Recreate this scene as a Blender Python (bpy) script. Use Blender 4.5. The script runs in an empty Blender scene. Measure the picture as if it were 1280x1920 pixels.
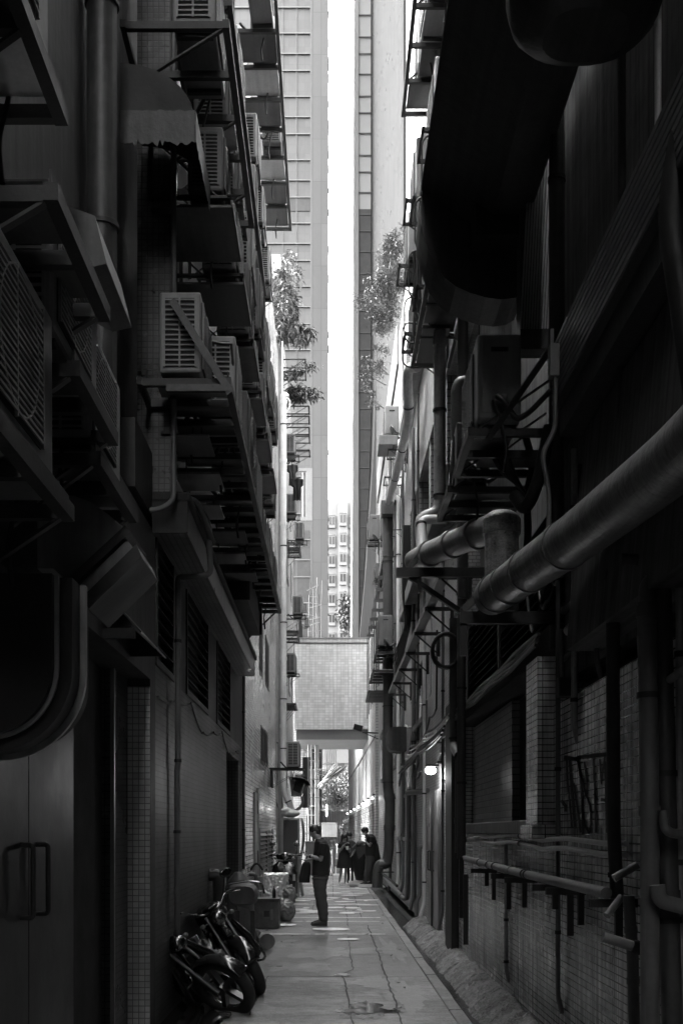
import bpy, math, random
from mathutils import Vector, Matrix, noise
random.seed(7)
S = bpy.context.scene
R = math.radians
# ---------------------------------------------------------------- camera
FP, CX, CY, EYE = 2130.0, 617.0, 1561.0, 1.6        # focal length, vanishing point (photo pixels), eye height
cd = bpy.data.cameras.new("camera"); cam = bpy.data.objects.new("camera", cd)
S.collection.objects.link(cam); S.camera = cam
cam.location = (0, 0, EYE); cam.rotation_euler = (R(90), 0, 0)
cd.sensor_fit = 'HORIZONTAL'; cd.sensor_width = 24; cd.lens = 24 * FP / 1280
cd.shift_x = (640 - CX) / 1280; cd.shift_y = (CY - 960) / 1280
cd.clip_start = 0.05; cd.clip_end = 2000
# ---------------------------------------------------------------- sky, sun, exposure
SUN_EL, SUN_AZ = 56.0, 278.0         # azimuth clockwise from +Y
w = bpy.data.worlds.new("World"); S.world = w; w.use_nodes = True
nt = w.node_tree; nt.nodes.clear()
sky = nt.nodes.new('ShaderNodeTexSky'); sky.sky_type = 'NISHITA'; sky.sun_disc = False
sky.sun_elevation = R(SUN_EL); sky.sun_rotation = R(SUN_AZ); sky.dust_density = 4; sky.air_density = 1.5
bw = nt.nodes.new('ShaderNodeRGBToBW'); bg = nt.nodes.new('ShaderNodeBackground'); wo = nt.nodes.new('ShaderNodeOutputWorld')
bg.inputs['Strength'].default_value = 0.15
nt.links.new(sky.outputs[0], bw.inputs[0]); nt.links.new(bw.outputs[0], bg.inputs[0]); nt.links.new(bg.outputs[0], wo.inputs[0])
sl = bpy.data.lights.new("sun", 'SUN'); sl.energy = 0.32; sl.angle = R(12); sl.color = (1, 1, 1)
sun = bpy.data.objects.new("sun", sl); S.collection.objects.link(sun)
sd = Vector((math.sin(R(SUN_AZ)) * math.cos(R(SUN_EL)), math.cos(R(SUN_AZ)) * math.cos(R(SUN_EL)), math.sin(R(SUN_EL))))
sun.rotation_euler = sd.to_track_quat('Z', 'Y').to_euler()
S.view_settings.view_transform = 'Standard'; S.view_settings.look = 'None'
S.view_settings.exposure = 4.35; S.view_settings.gamma = 1; S.view_settings.use_curve_mapping = False
S.cycles.max_bounces = 8; S.cycles.diffuse_bounces = 5; S.cycles.caustics_reflective = False

def P(px, py, Y):
    return Vector(((px - CX) * Y / FP, Y, EYE + (CY - py) * Y / FP))
# ---------------------------------------------------------------- materials
_M = {}
def mat(name, base, rough=0.7, metal=0.0, var=0.35, scale=2.0, streak=0.0, tile=None, bump=0.15, dirt=0.0, emit=None, spec=0.5, grain=0.0):
    """grey procedural material: two noises, vertical streaks, optional tiles (width, height, joint, joint value, offset)"""
    if name in _M: return _M[name]
    m = bpy.data.materials.new(name); m.use_nodes = True; t = m.node_tree; N = t.nodes; L = t.links
    b = N['Principled BSDF']
    uv = N.new('ShaderNodeUVMap'); uv.uv_map = 'UVMap'
    def mathn(op, a, c=None, clamp=False):
        n = N.new('ShaderNodeMath'); n.operation = op; n.use_clamp = clamp
        for i, x in enumerate((a, c)):
            if x is None: continue
            if isinstance(x, (int, float)): n.inputs[i].default_value = x
            else: L.new(x, n.inputs[i])
        return n.outputs[0]
    def nz(sc, det, vec=None, rg=0.6):
        n = N.new('ShaderNodeTexNoise'); n.inputs['Scale'].default_value = sc; n.inputs['Detail'].default_value = det
        n.inputs['Roughness'].default_value = rg
        L.new(vec if vec is not None else uv.outputs[0], n.inputs['Vector']); return n.outputs[0]
    n1 = nz(scale, 6); n2 = nz(scale * 9, 4)
    k = mathn('ADD', mathn('MULTIPLY', mathn('SUBTRACT', n1, 0.5), 2.4 * var), mathn('MULTIPLY', mathn('SUBTRACT', n2, 0.5), 1.2 * var))
    if grain:
        g3 = nz(55, 3, rg=.8); k = mathn('ADD', k, mathn('MULTIPLY', mathn('SUBTRACT', g3, 0.5), 2.6 * grain)); n2 = mathn('ADD', n2, mathn('MULTIPLY', g3, .6))
    if streak:
        mp = N.new('ShaderNodeMapping'); mp.inputs['Scale'].default_value = (14, 0.55, 1) if streak > 0 else (1.1, 15, 1); L.new(uv.outputs[0], mp.inputs[0])
        s = nz(1.0, 5, mp.outputs[0], 0.65)
        k = mathn('ADD', k, mathn('MULTIPLY', mathn('SUBTRACT', s, 0.52), 3.2 * abs(streak)))
    if dirt:                                        # large dark patches of grime with an edge of their own
        d = nz(0.55, 5); r = N.new('ShaderNodeValToRGB'); r.color_ramp.elements[0].position = 0.42; r.color_ramp.elements[1].position = 0.6
        L.new(d, r.inputs[0]); k = mathn('SUBTRACT', k, mathn('MULTIPLY', r.outputs[0], dirt))
    fac = mathn('MAXIMUM', mathn('ADD', k, 1.0), 0.12)
    val = mathn('MULTIPLY', fac, base); h = n2
    if tile:
        br = N.new('ShaderNodeTexBrick'); tw, th, mo, mv, off = tile
        br.offset = off; br.inputs['Scale'].default_value = 1.0
        br.inputs['Brick Width'].default_value = tw; br.inputs['Row Height'].default_value = th
        br.inputs['Mortar Size'].default_value = mo; br.inputs['Mortar Smooth'].default_value = 0.1
        br.inputs['Color1'].default_value = (.86,) * 3 + (1,); br.inputs['Color2'].default_value = (1.1,) * 3 + (1,)
        br.inputs['Mortar'].default_value = (mv,) * 3 + (1,); br.inputs['Bias'].default_value = 0
        L.new(uv.outputs[0], br.inputs['Vector'])
        val = mathn('MULTIPLY', val, br.outputs['Color'])
        h = mathn('SUBTRACT', mathn('MULTIPLY', n2, 0.25), mathn('MULTIPLY', br.outputs['Fac'], 1.0))
    L.new(val, b.inputs['Base Color'])
    b.inputs['Roughness'].default_value = rough; b.inputs['Metallic'].default_value = metal
    b.inputs['Specular IOR Level'].default_value = spec
    if var > 0:
        rr = mathn('ADD', mathn('MULTIPLY', mathn('SUBTRACT', n1, 0.5), 0.5), rough, True); L.new(rr, b.inputs['Roughness'])
    if bump:
        bm = N.new('ShaderNodeBump'); bm.inputs['Strength'].default_value = bump; bm.inputs['Distance'].default_value = 0.01
        L.new(h, bm.inputs['Height']); L.new(bm.outputs[0], b.inputs['Normal'])
    if emit: b.inputs['Emission Color'].default_value = (1, 1, 1, 1); b.inputs['Emission Strength'].default_value = emit
    _M[name] = m; return m
mat('steel_dark', .04, .55, .3, .5, 4, .1)
mat('steel_mid', .08, .5, .5, .5, 4, .15)
mat('galvanised', .42, .38, .75, .3, 3, .2)
mat('duct_grey', .08, .5, .3, .55, 1.5, .45, dirt=.3)
mat('duct_pale', .32, .5, .3, .4, 1.5, .4, dirt=.35)
mat('rim_metal', .42, .45, .5, .4, 2, .3)
mat('casing', .3, .5, 0, .25, 3, .2, dirt=.25)
mat('casing_dirty', .17, .55, 0, .35, 3, .3, dirt=.35)
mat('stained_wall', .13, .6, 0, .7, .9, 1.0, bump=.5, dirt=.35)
mat('pvc_pale', .42, .4, 0, .5, 3, .35, dirt=.3)
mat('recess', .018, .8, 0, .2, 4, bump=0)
mat('pvc_light', .8, .4, 0, .2, 2, .15, dirt=.15)
mat('pvc_grey', .18, .42, 0, .35, 3, .2, dirt=.2)
mat('pvc_dark', .075, .45, 0, .4, 3, .2)
mat('cable', .02, .5, 0, .2, 4, bump=0)
mat('cable_light', .5, .5, 0, .2, 4, bump=0)
mat('canvas_black', .06, .5, 0, .7, 1.2, .5, bump=.6)
mat('concrete', .27, .85, 0, .35, 1.2, .3, bump=.5, dirt=.25)
mat('concrete_dark', .045, .85, 0, .45, 1.2, .35, bump=.5, dirt=.3)
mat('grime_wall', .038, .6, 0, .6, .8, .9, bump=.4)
mat('mosaic_dark', .13, .3, 0, .4, .8, .35, tile=(.05, .05, .0035, .25, 0), bump=.35)
mat('mosaic_light', .85, .3, 0, .2, .8, .15, tile=(.048, .048, .0032, .35, 0), bump=.3)
mat('mosaic_gloss', .07, .45, 0, .35, .8, .3, tile=(.05, .05, .004, .2, 0), bump=.4)
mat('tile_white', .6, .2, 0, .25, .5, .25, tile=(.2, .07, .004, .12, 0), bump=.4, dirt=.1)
mat('tile_near', .85, .24, 0, .5, .8, .75, tile=(.1, .048, .0036, .05, 0), bump=.5, dirt=.4)
mat('tile_far', .35, .4, 0, .2, .3, .2, tile=(.22, .1, .010, .35, 0), bump=.3, dirt=.1)
mat('tile_bridge', .6, .5, 0, .2, .3, .3, tile=(.15, .1, .007, .68, 0), bump=.2, dirt=.06)
mat('tile_brick', .35, .4, 0, .3, .7, .25, tile=(.2, .07, .006, .3, .5), bump=.4, dirt=.15)
mat('glass_dark', .03, .12, 0, .3, .6, bump=0, spec=.8)
mat('rubber', .018, .6, 0, .4, 8)
mat('chrome', .3, .25, 1, .2, 8, bump=0)
mat('alloy', .16, .4, .9, .4, 8)
mat('gloss_black', .012, .16, 0, .2, 5, bump=0, spec=.7)
mat('paint_white', .85, .6, 0, .4, 5, .1, dirt=.3)
mat('timber', .11, .7, 0, .4, 3, .3)
mat('lamp_glow', .8, .5, emit=.9, var=0, bump=0)
mat('skin', .24, .5, 0, .08, 6, bump=0)
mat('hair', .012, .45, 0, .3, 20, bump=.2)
mat('cloth_black', .011, .85, 0, .25, 10, bump=.3)
mat('cloth_dark', .045, .85, 0, .25, 10, bump=.3)
mat('shoe', .035, .6, 0, .2, 10, bump=0)
mat('cloth_white', .75, .7, 0, .15, 6)
mat('foil', .9, .35, .7, .3, 8, bump=.9)
def M(n): return _M[n]
# ---------------------------------------------------------------- mesh builder
class MB:
    def __init__(s): s.v = []; s.f = []; s.sm = []
    def add(s, vs, fs, smooth=False):
        o = len(s.v); s.v += [Vector(v) for v in vs]
        for f in fs: s.f.append([o + i for i in f]); s.sm.append(smooth)
        return s
    def box(s, x0, x1, y0, y1, z0, z1, X=None):
        vs = [Vector((x, y, z)) for x in (x0, x1) for y in (y0, y1) for z in (z0, z1)]
        if X is not None: vs = [X @ v for v in vs]
        return s.add(vs, [(0, 1, 3, 2), (4, 6, 7, 5), (0, 4, 5, 1), (2, 3, 7, 6), (0, 2, 6, 4), (1, 5, 7, 3)])
    def _fr(s, d, up=None):
        d = d.normalized(); u = Vector(up) if up is not None else (Vector((0, 0, 1)) if abs(d.z) < .95 else Vector((0, 1, 0)))
        a = d.cross(u).normalized(); return a, a.cross(d).normalized() * 1.0
    def cyl(s, a, b, r, r2=None, n=16, cap=True):
        a, b = Vector(a), Vector(b); r2 = r if r2 is None else r2; u, v = s._fr(b - a); vs = []
        for p, q in ((a, r), (b, r2)):
            for i in range(n):
                t = 2 * math.pi * i / n; vs.append(p + u * (q * math.cos(t)) + v * (q * math.sin(t)))
        s.add(vs, [(i, (i + 1) % n, n + (i + 1) % n, n + i) for i in range(n)], True)
        if cap:
            s.add(vs[:n], [tuple(range(n))[::-1]]); s.add(vs[n:], [tuple(range(n))])
        return s
    def tube(s, pts, r, n=10, fillet=0, closed=False, rs=None):
        pts = [Vector(p) for p in pts]
        if fillet and len(pts) > 2:
            q = [pts[0]]
            for i in range(1, len(pts) - 1):
                A, B, C = pts[i - 1], pts[i], pts[i + 1]; k = min(fillet, (A - B).length * .49, (C - B).length * .49)
                a = B + (A - B).normalized() * k; c = B + (C - B).normalized() * k
                for j in range(6):
                    t = j / 5; q.append(a.lerp(B, t).lerp(B.lerp(c, t), t))
            q.append(pts[-1]); pts = q
        m = len(pts); rs = rs or [r] * m
        T = []
        for i in range(m):
            if closed: d = pts[(i + 1) % m] - pts[i - 1]
            else: d = pts[min(i + 1, m - 1)] - pts[max(i - 1, 0)]
            T.append(d.normalized())
        u, _ = s._fr(T[0]); vs = []
        for i in range(m):
            u = (u - T[i] * u.dot(T[i])).normalized(); v = T[i].cross(u)
            for j in range(n):
                t = 2 * math.pi * j / n; vs.append(pts[i] + u * (rs[i] * math.cos(t)) + v * (rs[i] * math.sin(t)))
        fs = []
        for i in range(m if closed else m - 1):
            k = (i + 1) % m
            for j in range(n): fs.append((i * n + j, i * n + (j + 1) % n, k * n + (j + 1) % n, k * n + j))
        s.add(vs, fs, True)
        if not closed: s.add(vs[:n], [tuple(range(n))[::-1]]); s.add(vs[-n:], [tuple(range(n))])
        return s
    def bar(s, a, b, w, h, up=None):
        a, b = Vector(a), Vector(b); u, v = s._fr(b - a, up); vs = []
        for p in (a, b):
            for i, j in ((-1, -1), (1, -1), (1, 1), (-1, 1)): vs.append(p + u * (i * w / 2) + v * (j * h / 2))
        return s.add(vs, [(3, 2, 1, 0), (4, 5, 6, 7), (0, 1, 5, 4), (1, 2, 6, 5), (2, 3, 7, 6), (3, 0, 4, 7)])
    def angle(s, a, b, w=.04, t=.005, up=None, flip=1):
        """an L-shaped angle iron from a to b"""
        a, b = Vector(a), Vector(b); u, v = s._fr(b - a, up); u = u * flip
        prof = [(0, 0), (w, 0), (w, t), (t, t), (t, w), (0, w)]; vs = []
        for p in (a, b):
            for x, y in prof: vs.append(p + u * x + v * y)
        n = 6
        return s.add(vs, [tuple(range(n))[::-1], tuple(range(n, 2 * n))] + [(i, (i + 1) % n, n + (i + 1) % n, n + i) for i in range(n)])
    def prism(s, poly, ax, a0, a1, smooth=False):
        """polygon in the plane across axis ax, extruded from a0 to a1"""
        def pt(p, a): return {'x': (a, p[0], p[1]), 'y': (p[0], a, p[1]), 'z': (p[0], p[1], a)}[ax]
        n = len(poly); vs = [pt(p, a0) for p in poly] + [pt(p, a1) for p in poly]
        s.add(vs, [tuple(range(n))[::-1], tuple(range(n, 2 * n))])
        return s.add(vs, [(i, (i + 1) % n, n + (i + 1) % n, n + i) for i in range(n)], smooth)
    def ell(s, c, rx, ry, rz, nu=16, nv=10, X=None):
        vs = []; c = Vector(c)
        for j in range(nv + 1):
            ph = math.pi * j / nv
            for i in range(nu):
                t = 2 * math.pi * i / nu
                v = Vector((rx * math.sin(ph) * math.cos(t), ry * math.sin(ph) * math.sin(t), rz * math.cos(ph)))
                if X is not None: v = X @ v
                vs.append(c + v)
        return s.add(vs, [(j * nu + i, (j + 1) * nu + i, (j + 1) * nu + (i + 1) % nu, j * nu + (i + 1) % nu) for j in range(nv) for i in range(nu)], True)
    def loft(s, rings, n=16, e=2.0, cap=True):
        """rings: (centre, half-vector u, half-vector v)"""
        vs = []
        for c, u, v in rings:
            c, u, v = Vector(c), Vector(u), Vector(v)
            for i in range(n):
                t = 2 * math.pi * i / n; cs, sn = math.cos(t), math.sin(t)
                vs.append(c + u * (math.copysign(abs(cs) ** (2 / e), cs)) + v * (math.copysign(abs(sn) ** (2 / e), sn)))
        s.add(vs, [(k * n + i, k * n + (i + 1) % n, (k + 1) * n + (i + 1) % n, (k + 1) * n + i) for k in range(len(rings) - 1) for i in range(n)], True)
        if cap: s.add(vs[:n], [tuple(range(n))[::-1]]); s.add(vs[-n:], [tuple(range(n))])
        return s
    def sheet(s, nx, ny, fn, smooth=True, thick=0):
        vs = [Vector(fn(i / nx, j / ny)) for j in range(ny + 1) for i in range(nx + 1)]; W = nx + 1
        fs = [(j * W + i, j * W + i + 1, (j + 1) * W + i + 1, (j + 1) * W + i) for j in range(ny) for i in range(nx)]
        s.add(vs, fs, smooth)
        return s
    def xf(s, X):
        s.v = [X @ v for v in s.v]; return s
    def build(s, name, m, parent=None, bevel=0, remesh=0, smooth=0, solid=0, jit=0):
        """one mesh object; parent None: a top-level object standing at the bottom centre of its shape"""
        me = bpy.data.meshes.new(name)
        if parent is None:
            lo = [min(v[i] for v in s.v) for i in range(3)]; hi = [max(v[i] for v in s.v) for i in range(3)]
            org = Vector(((lo[0] + hi[0]) / 2, (lo[1] + hi[1]) / 2, lo[2])); Mx = Matrix.Translation(org)
        else: Mx = FR[parent.name]
        inv = Mx.inverted()
        vs = [inv @ v for v in s.v]
        me.from_pydata(vs, [], s.f); me.polygons.foreach_set('use_smooth', s.sm)
        me.uv_layers.new(name='UVMap'); ul = me.uv_layers['UVMap'].data
        wv = s.v
        for p in me.polygons:
            nrm = (Mx.to_3x3() @ p.normal); a = [abs(c) for c in nrm]; k = a.index(max(a))
            for li in p.loop_indices:
                c = wv[me.loops[li].vertex_index]
                ul[li].uv = ((c.y, c.z), (c.x, c.z), (c.x, c.y))[k]
        o = bpy.data.objects.new(name, me); S.collection.objects.link(o)
        me.materials.append(M(m) if isinstance(m, str) else m)
        if parent is None: o.location = org
        else: o.parent = parent
        FR[o.name] = Mx
        if bevel:
            b = o.modifiers.new('bevel', 'BEVEL'); b.width = bevel; b.segments = 2; b.limit_method = 'ANGLE'; b.angle_limit = R(40)
        if remesh:
            r = o.modifiers.new('remesh', 'REMESH'); r.mode = 'VOXEL'; r.voxel_size = remesh; r.use_smooth_shade = True
            if smooth: q = o.modifiers.new('smooth', 'SMOOTH'); q.iterations = smooth; q.factor = .6
        if solid: q = o.modifiers.new('solid', 'SOLIDIFY'); q.thickness = solid
        return o
FR = {}
def tag(o, label=None, cat=None, group=None, kind=None):
    if label: o['label'] = label
    if cat: o['category'] = cat
    if group: o['group'] = group
    if kind: o['kind'] = kind
    return o
def root(name, loc, label, cat, group=None, rot=None):
    o = bpy.data.objects.new(name, None); S.collection.objects.link(o); o.empty_display_size = .1
    Mx = Matrix.Translation(Vector(loc))
    if rot is not None: Mx = Mx @ rot
    o.matrix_world = Mx; o.location = loc
    if rot is not None: o.rotation_euler = rot.to_euler()
    FR[o.name] = Mx; return tag(o, label, cat, group)
def dup(src, loc, label, rz=0, sc=1, group=None, parent=None):
    c = src.copy(); S.collection.objects.link(c)
    if parent is None:
        c.location = loc; c.rotation_euler = (0, 0, rz); c.scale = (sc, sc, sc)
        if label: c['label'] = label
        if group: c['group'] = group
    else: c.parent = parent
    for ch in src.children: dup(ch, None, None, parent=c)
    return c
# ================================================================ ground, lane, gutter
tag(MB().box(-400, 400, -60, 900, -.5, -.16).build('ground', 'concrete_dark'), kind='structure')
lane = tag(MB().box(-2.6, 1.07, 12.58, 17.56, -.155, 0).build('road', mat('road_dark', .08, .42, 0, 1.2, 1.4, -.5, bump=.9, dirt=.3, grain=.7)), kind='structure')  # this stretch of road has a darker base colour
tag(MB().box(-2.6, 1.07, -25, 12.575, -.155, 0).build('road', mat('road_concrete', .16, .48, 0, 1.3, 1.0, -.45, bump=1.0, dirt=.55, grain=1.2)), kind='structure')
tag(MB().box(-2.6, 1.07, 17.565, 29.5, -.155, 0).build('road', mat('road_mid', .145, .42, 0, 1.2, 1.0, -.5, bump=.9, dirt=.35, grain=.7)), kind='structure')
tag(MB().box(-2.6, 1.07, 29.505, 39, -.155, 0).box(-4, 3, 39.005, 130, -.155, 0).build('road', mat('road_pale', .4, .45, 0, 1.0, .9, -.5, bump=.8, dirt=.35, grain=.5)), kind='structure')  # base colour lightened to stand in for brighter light down the lane
j = MB()
def crack(pts, wd=.012):
    pts = [Vector((x, y, .0062)) for x, y in pts]; q = []
    for a, b in zip(pts, pts[1:]):
        n = max(2, int((b - a).length / .15))
        for i in range(n): q.append(a.lerp(b, i / n) + Vector((random.uniform(-.012, .012), random.uniform(-.02, .02), 0)))
    q.append(pts[-1])
    for a, b in zip(q, q[1:]):
        d = (b - a).normalized(); s_ = Vector((d.y, -d.x, 0)) * wd * random.uniform(.3, .7)
        j.add([a - s_, a + s_, b + s_, b - s_], [(0, 1, 2, 3)])
crack([(.66, 19.5), (.64, 14), (.62, 11), (.61, 9), (.6, 5)], .016)
crack([(.29, 17.3), (.27, 14), (.28, 13.2), (.14, 12.8), (.19, 11), (.2, 7)])
crack([(-1.3, 12.6), (.22, 12.57)], .02); crack([(-1.3, 9.9), (.25, 9.9)], .01); crack([(-1.3, 17.6), (1.05, 17.5)], .012)
for y in (20.5, 22.4, 24.6, 27.2, 30.5, 34, 38, 43): crack([(-1.3, y), (1.05, y + random.uniform(-.1, .1))], .02)
for x, a, b in ((-.7, 9.9, 12.6), (.32, 19.2, 24.6), (-.35, 22, 34), (.6, 21, 30), (-.8, 24, 40), (.1, 28, 43)): crack([(x, a), (x + .03, b)], .012)
j.build('joint', 'recess', lane)
# worn paint: cross lines and round spots along the lane
def mark(fn, name='painted_marking'):
    b = MB(); fn(b); return tag(b.build(name, 'paint_white'), kind='structure')
def pline(x0, x1, y, wd):
    def f(b):
        n = 26
        for i in range(n):
            a, c = x0 + (x1 - x0) * i / n, x0 + (x1 - x0) * (i + 1) / n
            if random.random() < .06: continue
            w_ = wd * random.uniform(.6, 1.1); b.add([(a, y - w_, .0085), (c, y - w_, .0085), (c, y + w_, .0085), (a, y + w_, .0085)], [(0, 1, 2, 3)])
    mark(f)
for x0, x1, y, wd in ((-.95, .95, 17.75, .045), (-.9, .9, 20.3, .05), (-.8, .95, 21.2, .05), (-.85, .95, 23.1, .045), (-.7, .9, 25.1, .06), (-.6, .85, 29.3, .07), (-.5, .7, 32.4, .08)):
    pline(x0, x1, y, wd)
def spot(cx, cy, rx, ry):
    def f(b):
        n = 22; b.add([(cx + rx * math.cos(2 * math.pi * i / n) * random.uniform(.93, 1.04), cy + ry * math.sin(2 * math.pi * i / n) * random.uniform(.85, 1.05), .011) for i in range(n)], [tuple(range(n))])
    mark(f, 'painted_spot')
for a in ((.03, 18.65, .31, .28), (.28, 16.9, .17, .17), (-.85, 19.5, .3, .25), (.35, 22.3, .16, .2), (-.3, 22.8, .3, .25), (.1, 24, .22, .22)): spot(*a)
for i in range(70):
    y = random.uniform(21.5, 37); x = random.uniform(-.95, .9)
    a = random.uniform(.05, .3); spot(x, y, a, random.uniform(.06, .22))
# kerb strip and gutter
def rough_strip(name, m, x0, x1, y0, y1, zf, ny, nx=6, amp=.01, kind=None, seed=0):
    b = MB()
    def fn(u, v):
        x = x0 + (x1 - x0) * u; y = y0 + (y1 - y0) * v
        q = noise.fractal(Vector((x * 5, y * 2.5, seed)), 1, 2, 4)
        return (x + (amp * q if 0 < u < 1 else amp * .6 * q), y, zf(u) + amp * q * 1.4)
    b.sheet(nx, ny, fn); return b.build(name, m)
kb = MB(); y = 5.0
while y < 33:
    L_ = random.uniform(.75, 1.05); kb.box(1.075 + random.uniform(-.004, .004), 1.19 + random.uniform(-.008, .008), y, y + L_ - .012, -.155, .008 + random.uniform(-.004, .006)); y += L_
tag(kb.build('kerb', mat('kerb_stone', .17, .8, 0, .7, 3, bump=.8, grain=.7), bevel=.012), kind='structure')
tag(MB().box(1.15, 1.5, -2, 36, -.152, -.105).build('gutter_water', mat('water', .012, .04, 0, .3, 6, bump=.25, spec=.9)), kind='structure')
# rubble fillet along the wall foot
b = MB()
def fil(u, v):
    y = 4 + 16.5 * v; q = noise.fractal(Vector((u * 2.0, y * 1.6, 3)), 1, 2, 5); q2 = noise.noise(Vector((9, y * .9, 1)))
    x = 1.33 + .4 * u + .07 * q2 * (1 - u) + .03 * q; step = (.05 if (y % 1.35) < .07 else 0)
    return (x, y, -.13 + .22 * math.sin(min(1, u * 1.15) * math.pi / 2) + .06 * q * (0.3 + u) + .022 * noise.noise(Vector((u * 9, y * 9, 5))) + .012 * noise.noise(Vector((u * 22, y * 24, 8))) - step)
b.sheet(16, 420, fil)
tag(b.build('kerb_fillet', mat('rubble', .2, .85, 0, 1.0, 4, bump=1.0, dirt=.5, grain=.9)), kind='structure')
_z = [0.0]
def blot(name, m, cx, cy, rx, ry, z, amp, seed):
    _z[0] += .00012; z += _z[0]
    b = MB(); n = 48; q = []
    for i in range(n):
        t = 2 * math.pi * i / n; k = 1 + amp * noise.fractal(Vector((1.6 * math.cos(t), 1.6 * math.sin(t), seed)), 1, 2, 3); q.append((cx + rx * k * math.cos(t), cy + ry * k * math.sin(t), z))
    b.add([(cx, cy, z)] + q, [(0, 1 + i, 1 + (i + 1) % n) for i in range(n)]); return tag(b.build(name, m), kind='structure')
def puddle(cx, cy, rx, ry):
    blot('wet_patch', mat('wet_concrete', .05, .3, 0, .8, 4, bump=.8, grain=.8), cx, cy, rx * 1.4, ry * 1.35, .0038, .7, cx * 7)
    blot('puddle', mat('puddle_water', .015, .06, 0, .2, 6, bump=.02, spec=.6), cx, cy, rx, ry, .0075, .6, cy * 3)
puddle(.32, 10.25, .17, .33); puddle(.15, 12.7, .07, .1); puddle(-1.2, 9.75, .22, 1.0); puddle(.5, 10.1, .13, .07)

# ================================================================ buildings
def bldg(name, loc, label): return root(name, loc, label, 'building')
# ---- near left block
WL = -1.4
L1 = bldg('concrete_building', (-4, 2, 0), 'dark grimy concrete block at left, with mosaic ground floor and louvred windows')
Mb = MB()
B = lambda *a: Mb.box(*a)
# lower wall built round its openings (x from -3 to WL)
def wallseg(b, y0, y1, z0, z1, x0=-3.0, x1=WL): b.box(x0, x1, y0, y1, z0, z1)
wallseg(Mb, -9, 4.5, 0, 4.0); wallseg(Mb, 4.5, 8.9, 2.8, 4.0)
for a, c in ((8.9, 11.1), (13.1, 14.1), (16.0, 18.39)): pass
wallseg(Mb, 8.9, 9.15, 0, 4.0)
for a, c in ((10.25, 11.1), (13.1, 14.1), (16.0, 18.39)): wallseg(Mb, a, c, 2.95, 4.1)
wallseg(Mb, 8.2, 18.39, 4.1, 4.6)
Mb.build('wall', 'grime_wall', L1)
Mg = MB(); wallseg(Mg, 9.15, 15.5, 0, 2.95); wallseg(Mg, 15.5, 17.5, 2.7, 2.95); wallseg(Mg, 17.5, 18.39, 0, 2.95)
Mg.build('lower_wall', 'mosaic_gloss', L1)
MB().box(-8, -3.05, -9, 18.3, 0, 15.2).box(-3.05, -1.62, -9, 18.39, 4.6, 15.2).box(-9, -1.63, -22, 8.0, 15.21, 31).box(-8, -1.4, -22, -9.01, 0, 15.2).build('upper_wall', 'grime_wall', L1)  # top box over the near end is unseen, added to shade the lane
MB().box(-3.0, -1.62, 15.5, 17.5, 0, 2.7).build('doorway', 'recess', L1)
MB().box(-2.6, -1.58, 8.36, 8.9, 0, 2.8).build('jamb_wall', 'mosaic_dark', L1)
jb = MB().box(-1.575, -1.403, 8.88, 8.897, 0, 2.74); jb.build('door_jamb', 'mosaic_light', L1)  # tile colour raised to carry the light falling on this jamb
MB().box(-1.6, -1.57, 8.3, 8.34, 0, 2.85).build('door_edge', 'galvanised', L1)
dd = MB().box(-1.47, -1.44, 4.53, 5.44, .02, 2.78).box(-1.47, -1.44, 5.455, 6.4, .02, 2.78).build('steel_door', mat('door_paint', .012, .42, .2, .4, 1, .5), L1)
for yy in (5.3, 5.58):
    MB().tube([(-1.44, yy, 1.2), (-1.38, yy, 1.2), (-1.38, yy, 1.24), (-1.38, yy, 1.5), (-1.38, yy, 1.54), (-1.44, yy, 1.54)], .013, 8, .02).build('handle', 'steel_dark', dd)
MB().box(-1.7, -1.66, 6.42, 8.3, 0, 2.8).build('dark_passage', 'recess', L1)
# tiled column, ledge
MB().box(-1.52, -1.25, 9.0, 9.35, 4.3, 15.2).build('column', mat('mosaic_old', .1, .28, 0, .6, .8, .5, tile=(.045, .045, .004, .3, 0), bump=.4, dirt=.6), L1)
lg = MB().box(-1.62, -1.10, 8.99, 17.35, 4.22, 4.3).build('ledge', 'concrete_dark', L1, bevel=.02)
MB().box(-1.4, -1.12, 8.98, 9.0, 3.97, 4.218).build('ledge_end', 'concrete_dark', L1)
MB().box(-1.4, -1.13, 9.002, 17.32, 3.98, 4.218).build('ledge_band', mat('ledge_tile', .2, .35, 0, .35, .7, .3, tile=(.05, .2, .004, .3, 0), bump=.4, dirt=.35), L1)
for y0, y1 in ((8.3, 10.2), (11.1, 13.1), (14.1, 16.0)):
    y0 = max(y0, 9.16); z0, z1 = 2.95, 4.06
    wn = MB().box(-1.53, -1.5, y0, y1, z0, z1).build('louvred_window', 'recess', L1)
    fr = MB().box(-1.5, -1.385, y1 - .07, y1, z0, z1).box(-1.5, -1.385, y0, y0 + .05, z0, z1).box(-1.5, -1.385, y0 + .05, y1 - .07, z0, z0 + .05).box(-1.5, -1.385, y0 + .05, y1 - .07, z1 - .05, z1)
    fr.build('frame', 'steel_dark', wn)
    sl_ = MB(); n = 10
    for i in range(n):
        z = z0 + .08 + (z1 - z0 - .14) * i / (n - 1)
        sl_.add([(-1.39, y0 + .05, z - .025), (-1.39, y1 - .07, z - .025), (-1.47, y1 - .07, z + .025), (-1.47, y0 + .05, z + .025),
                 (-1.39, y0 + .05, z - .019), (-1.39, y1 - .07, z - .019), (-1.47, y1 - .07, z + .031), (-1.47, y0 + .05, z + .031)],
                [(0, 1, 2, 3), (7, 6, 5, 4), (0, 4, 5, 1), (2, 6, 7, 3), (0, 3, 7, 4), (1, 5, 6, 2)])
    sl_.build('louvre', 'steel_mid', wn)
RB = bldg('light_blocker', (0, -22, 0), 'unseen dark block added behind the photographer to keep skylight off the lane')  # added out of view to hold back skylight from behind the camera
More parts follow.
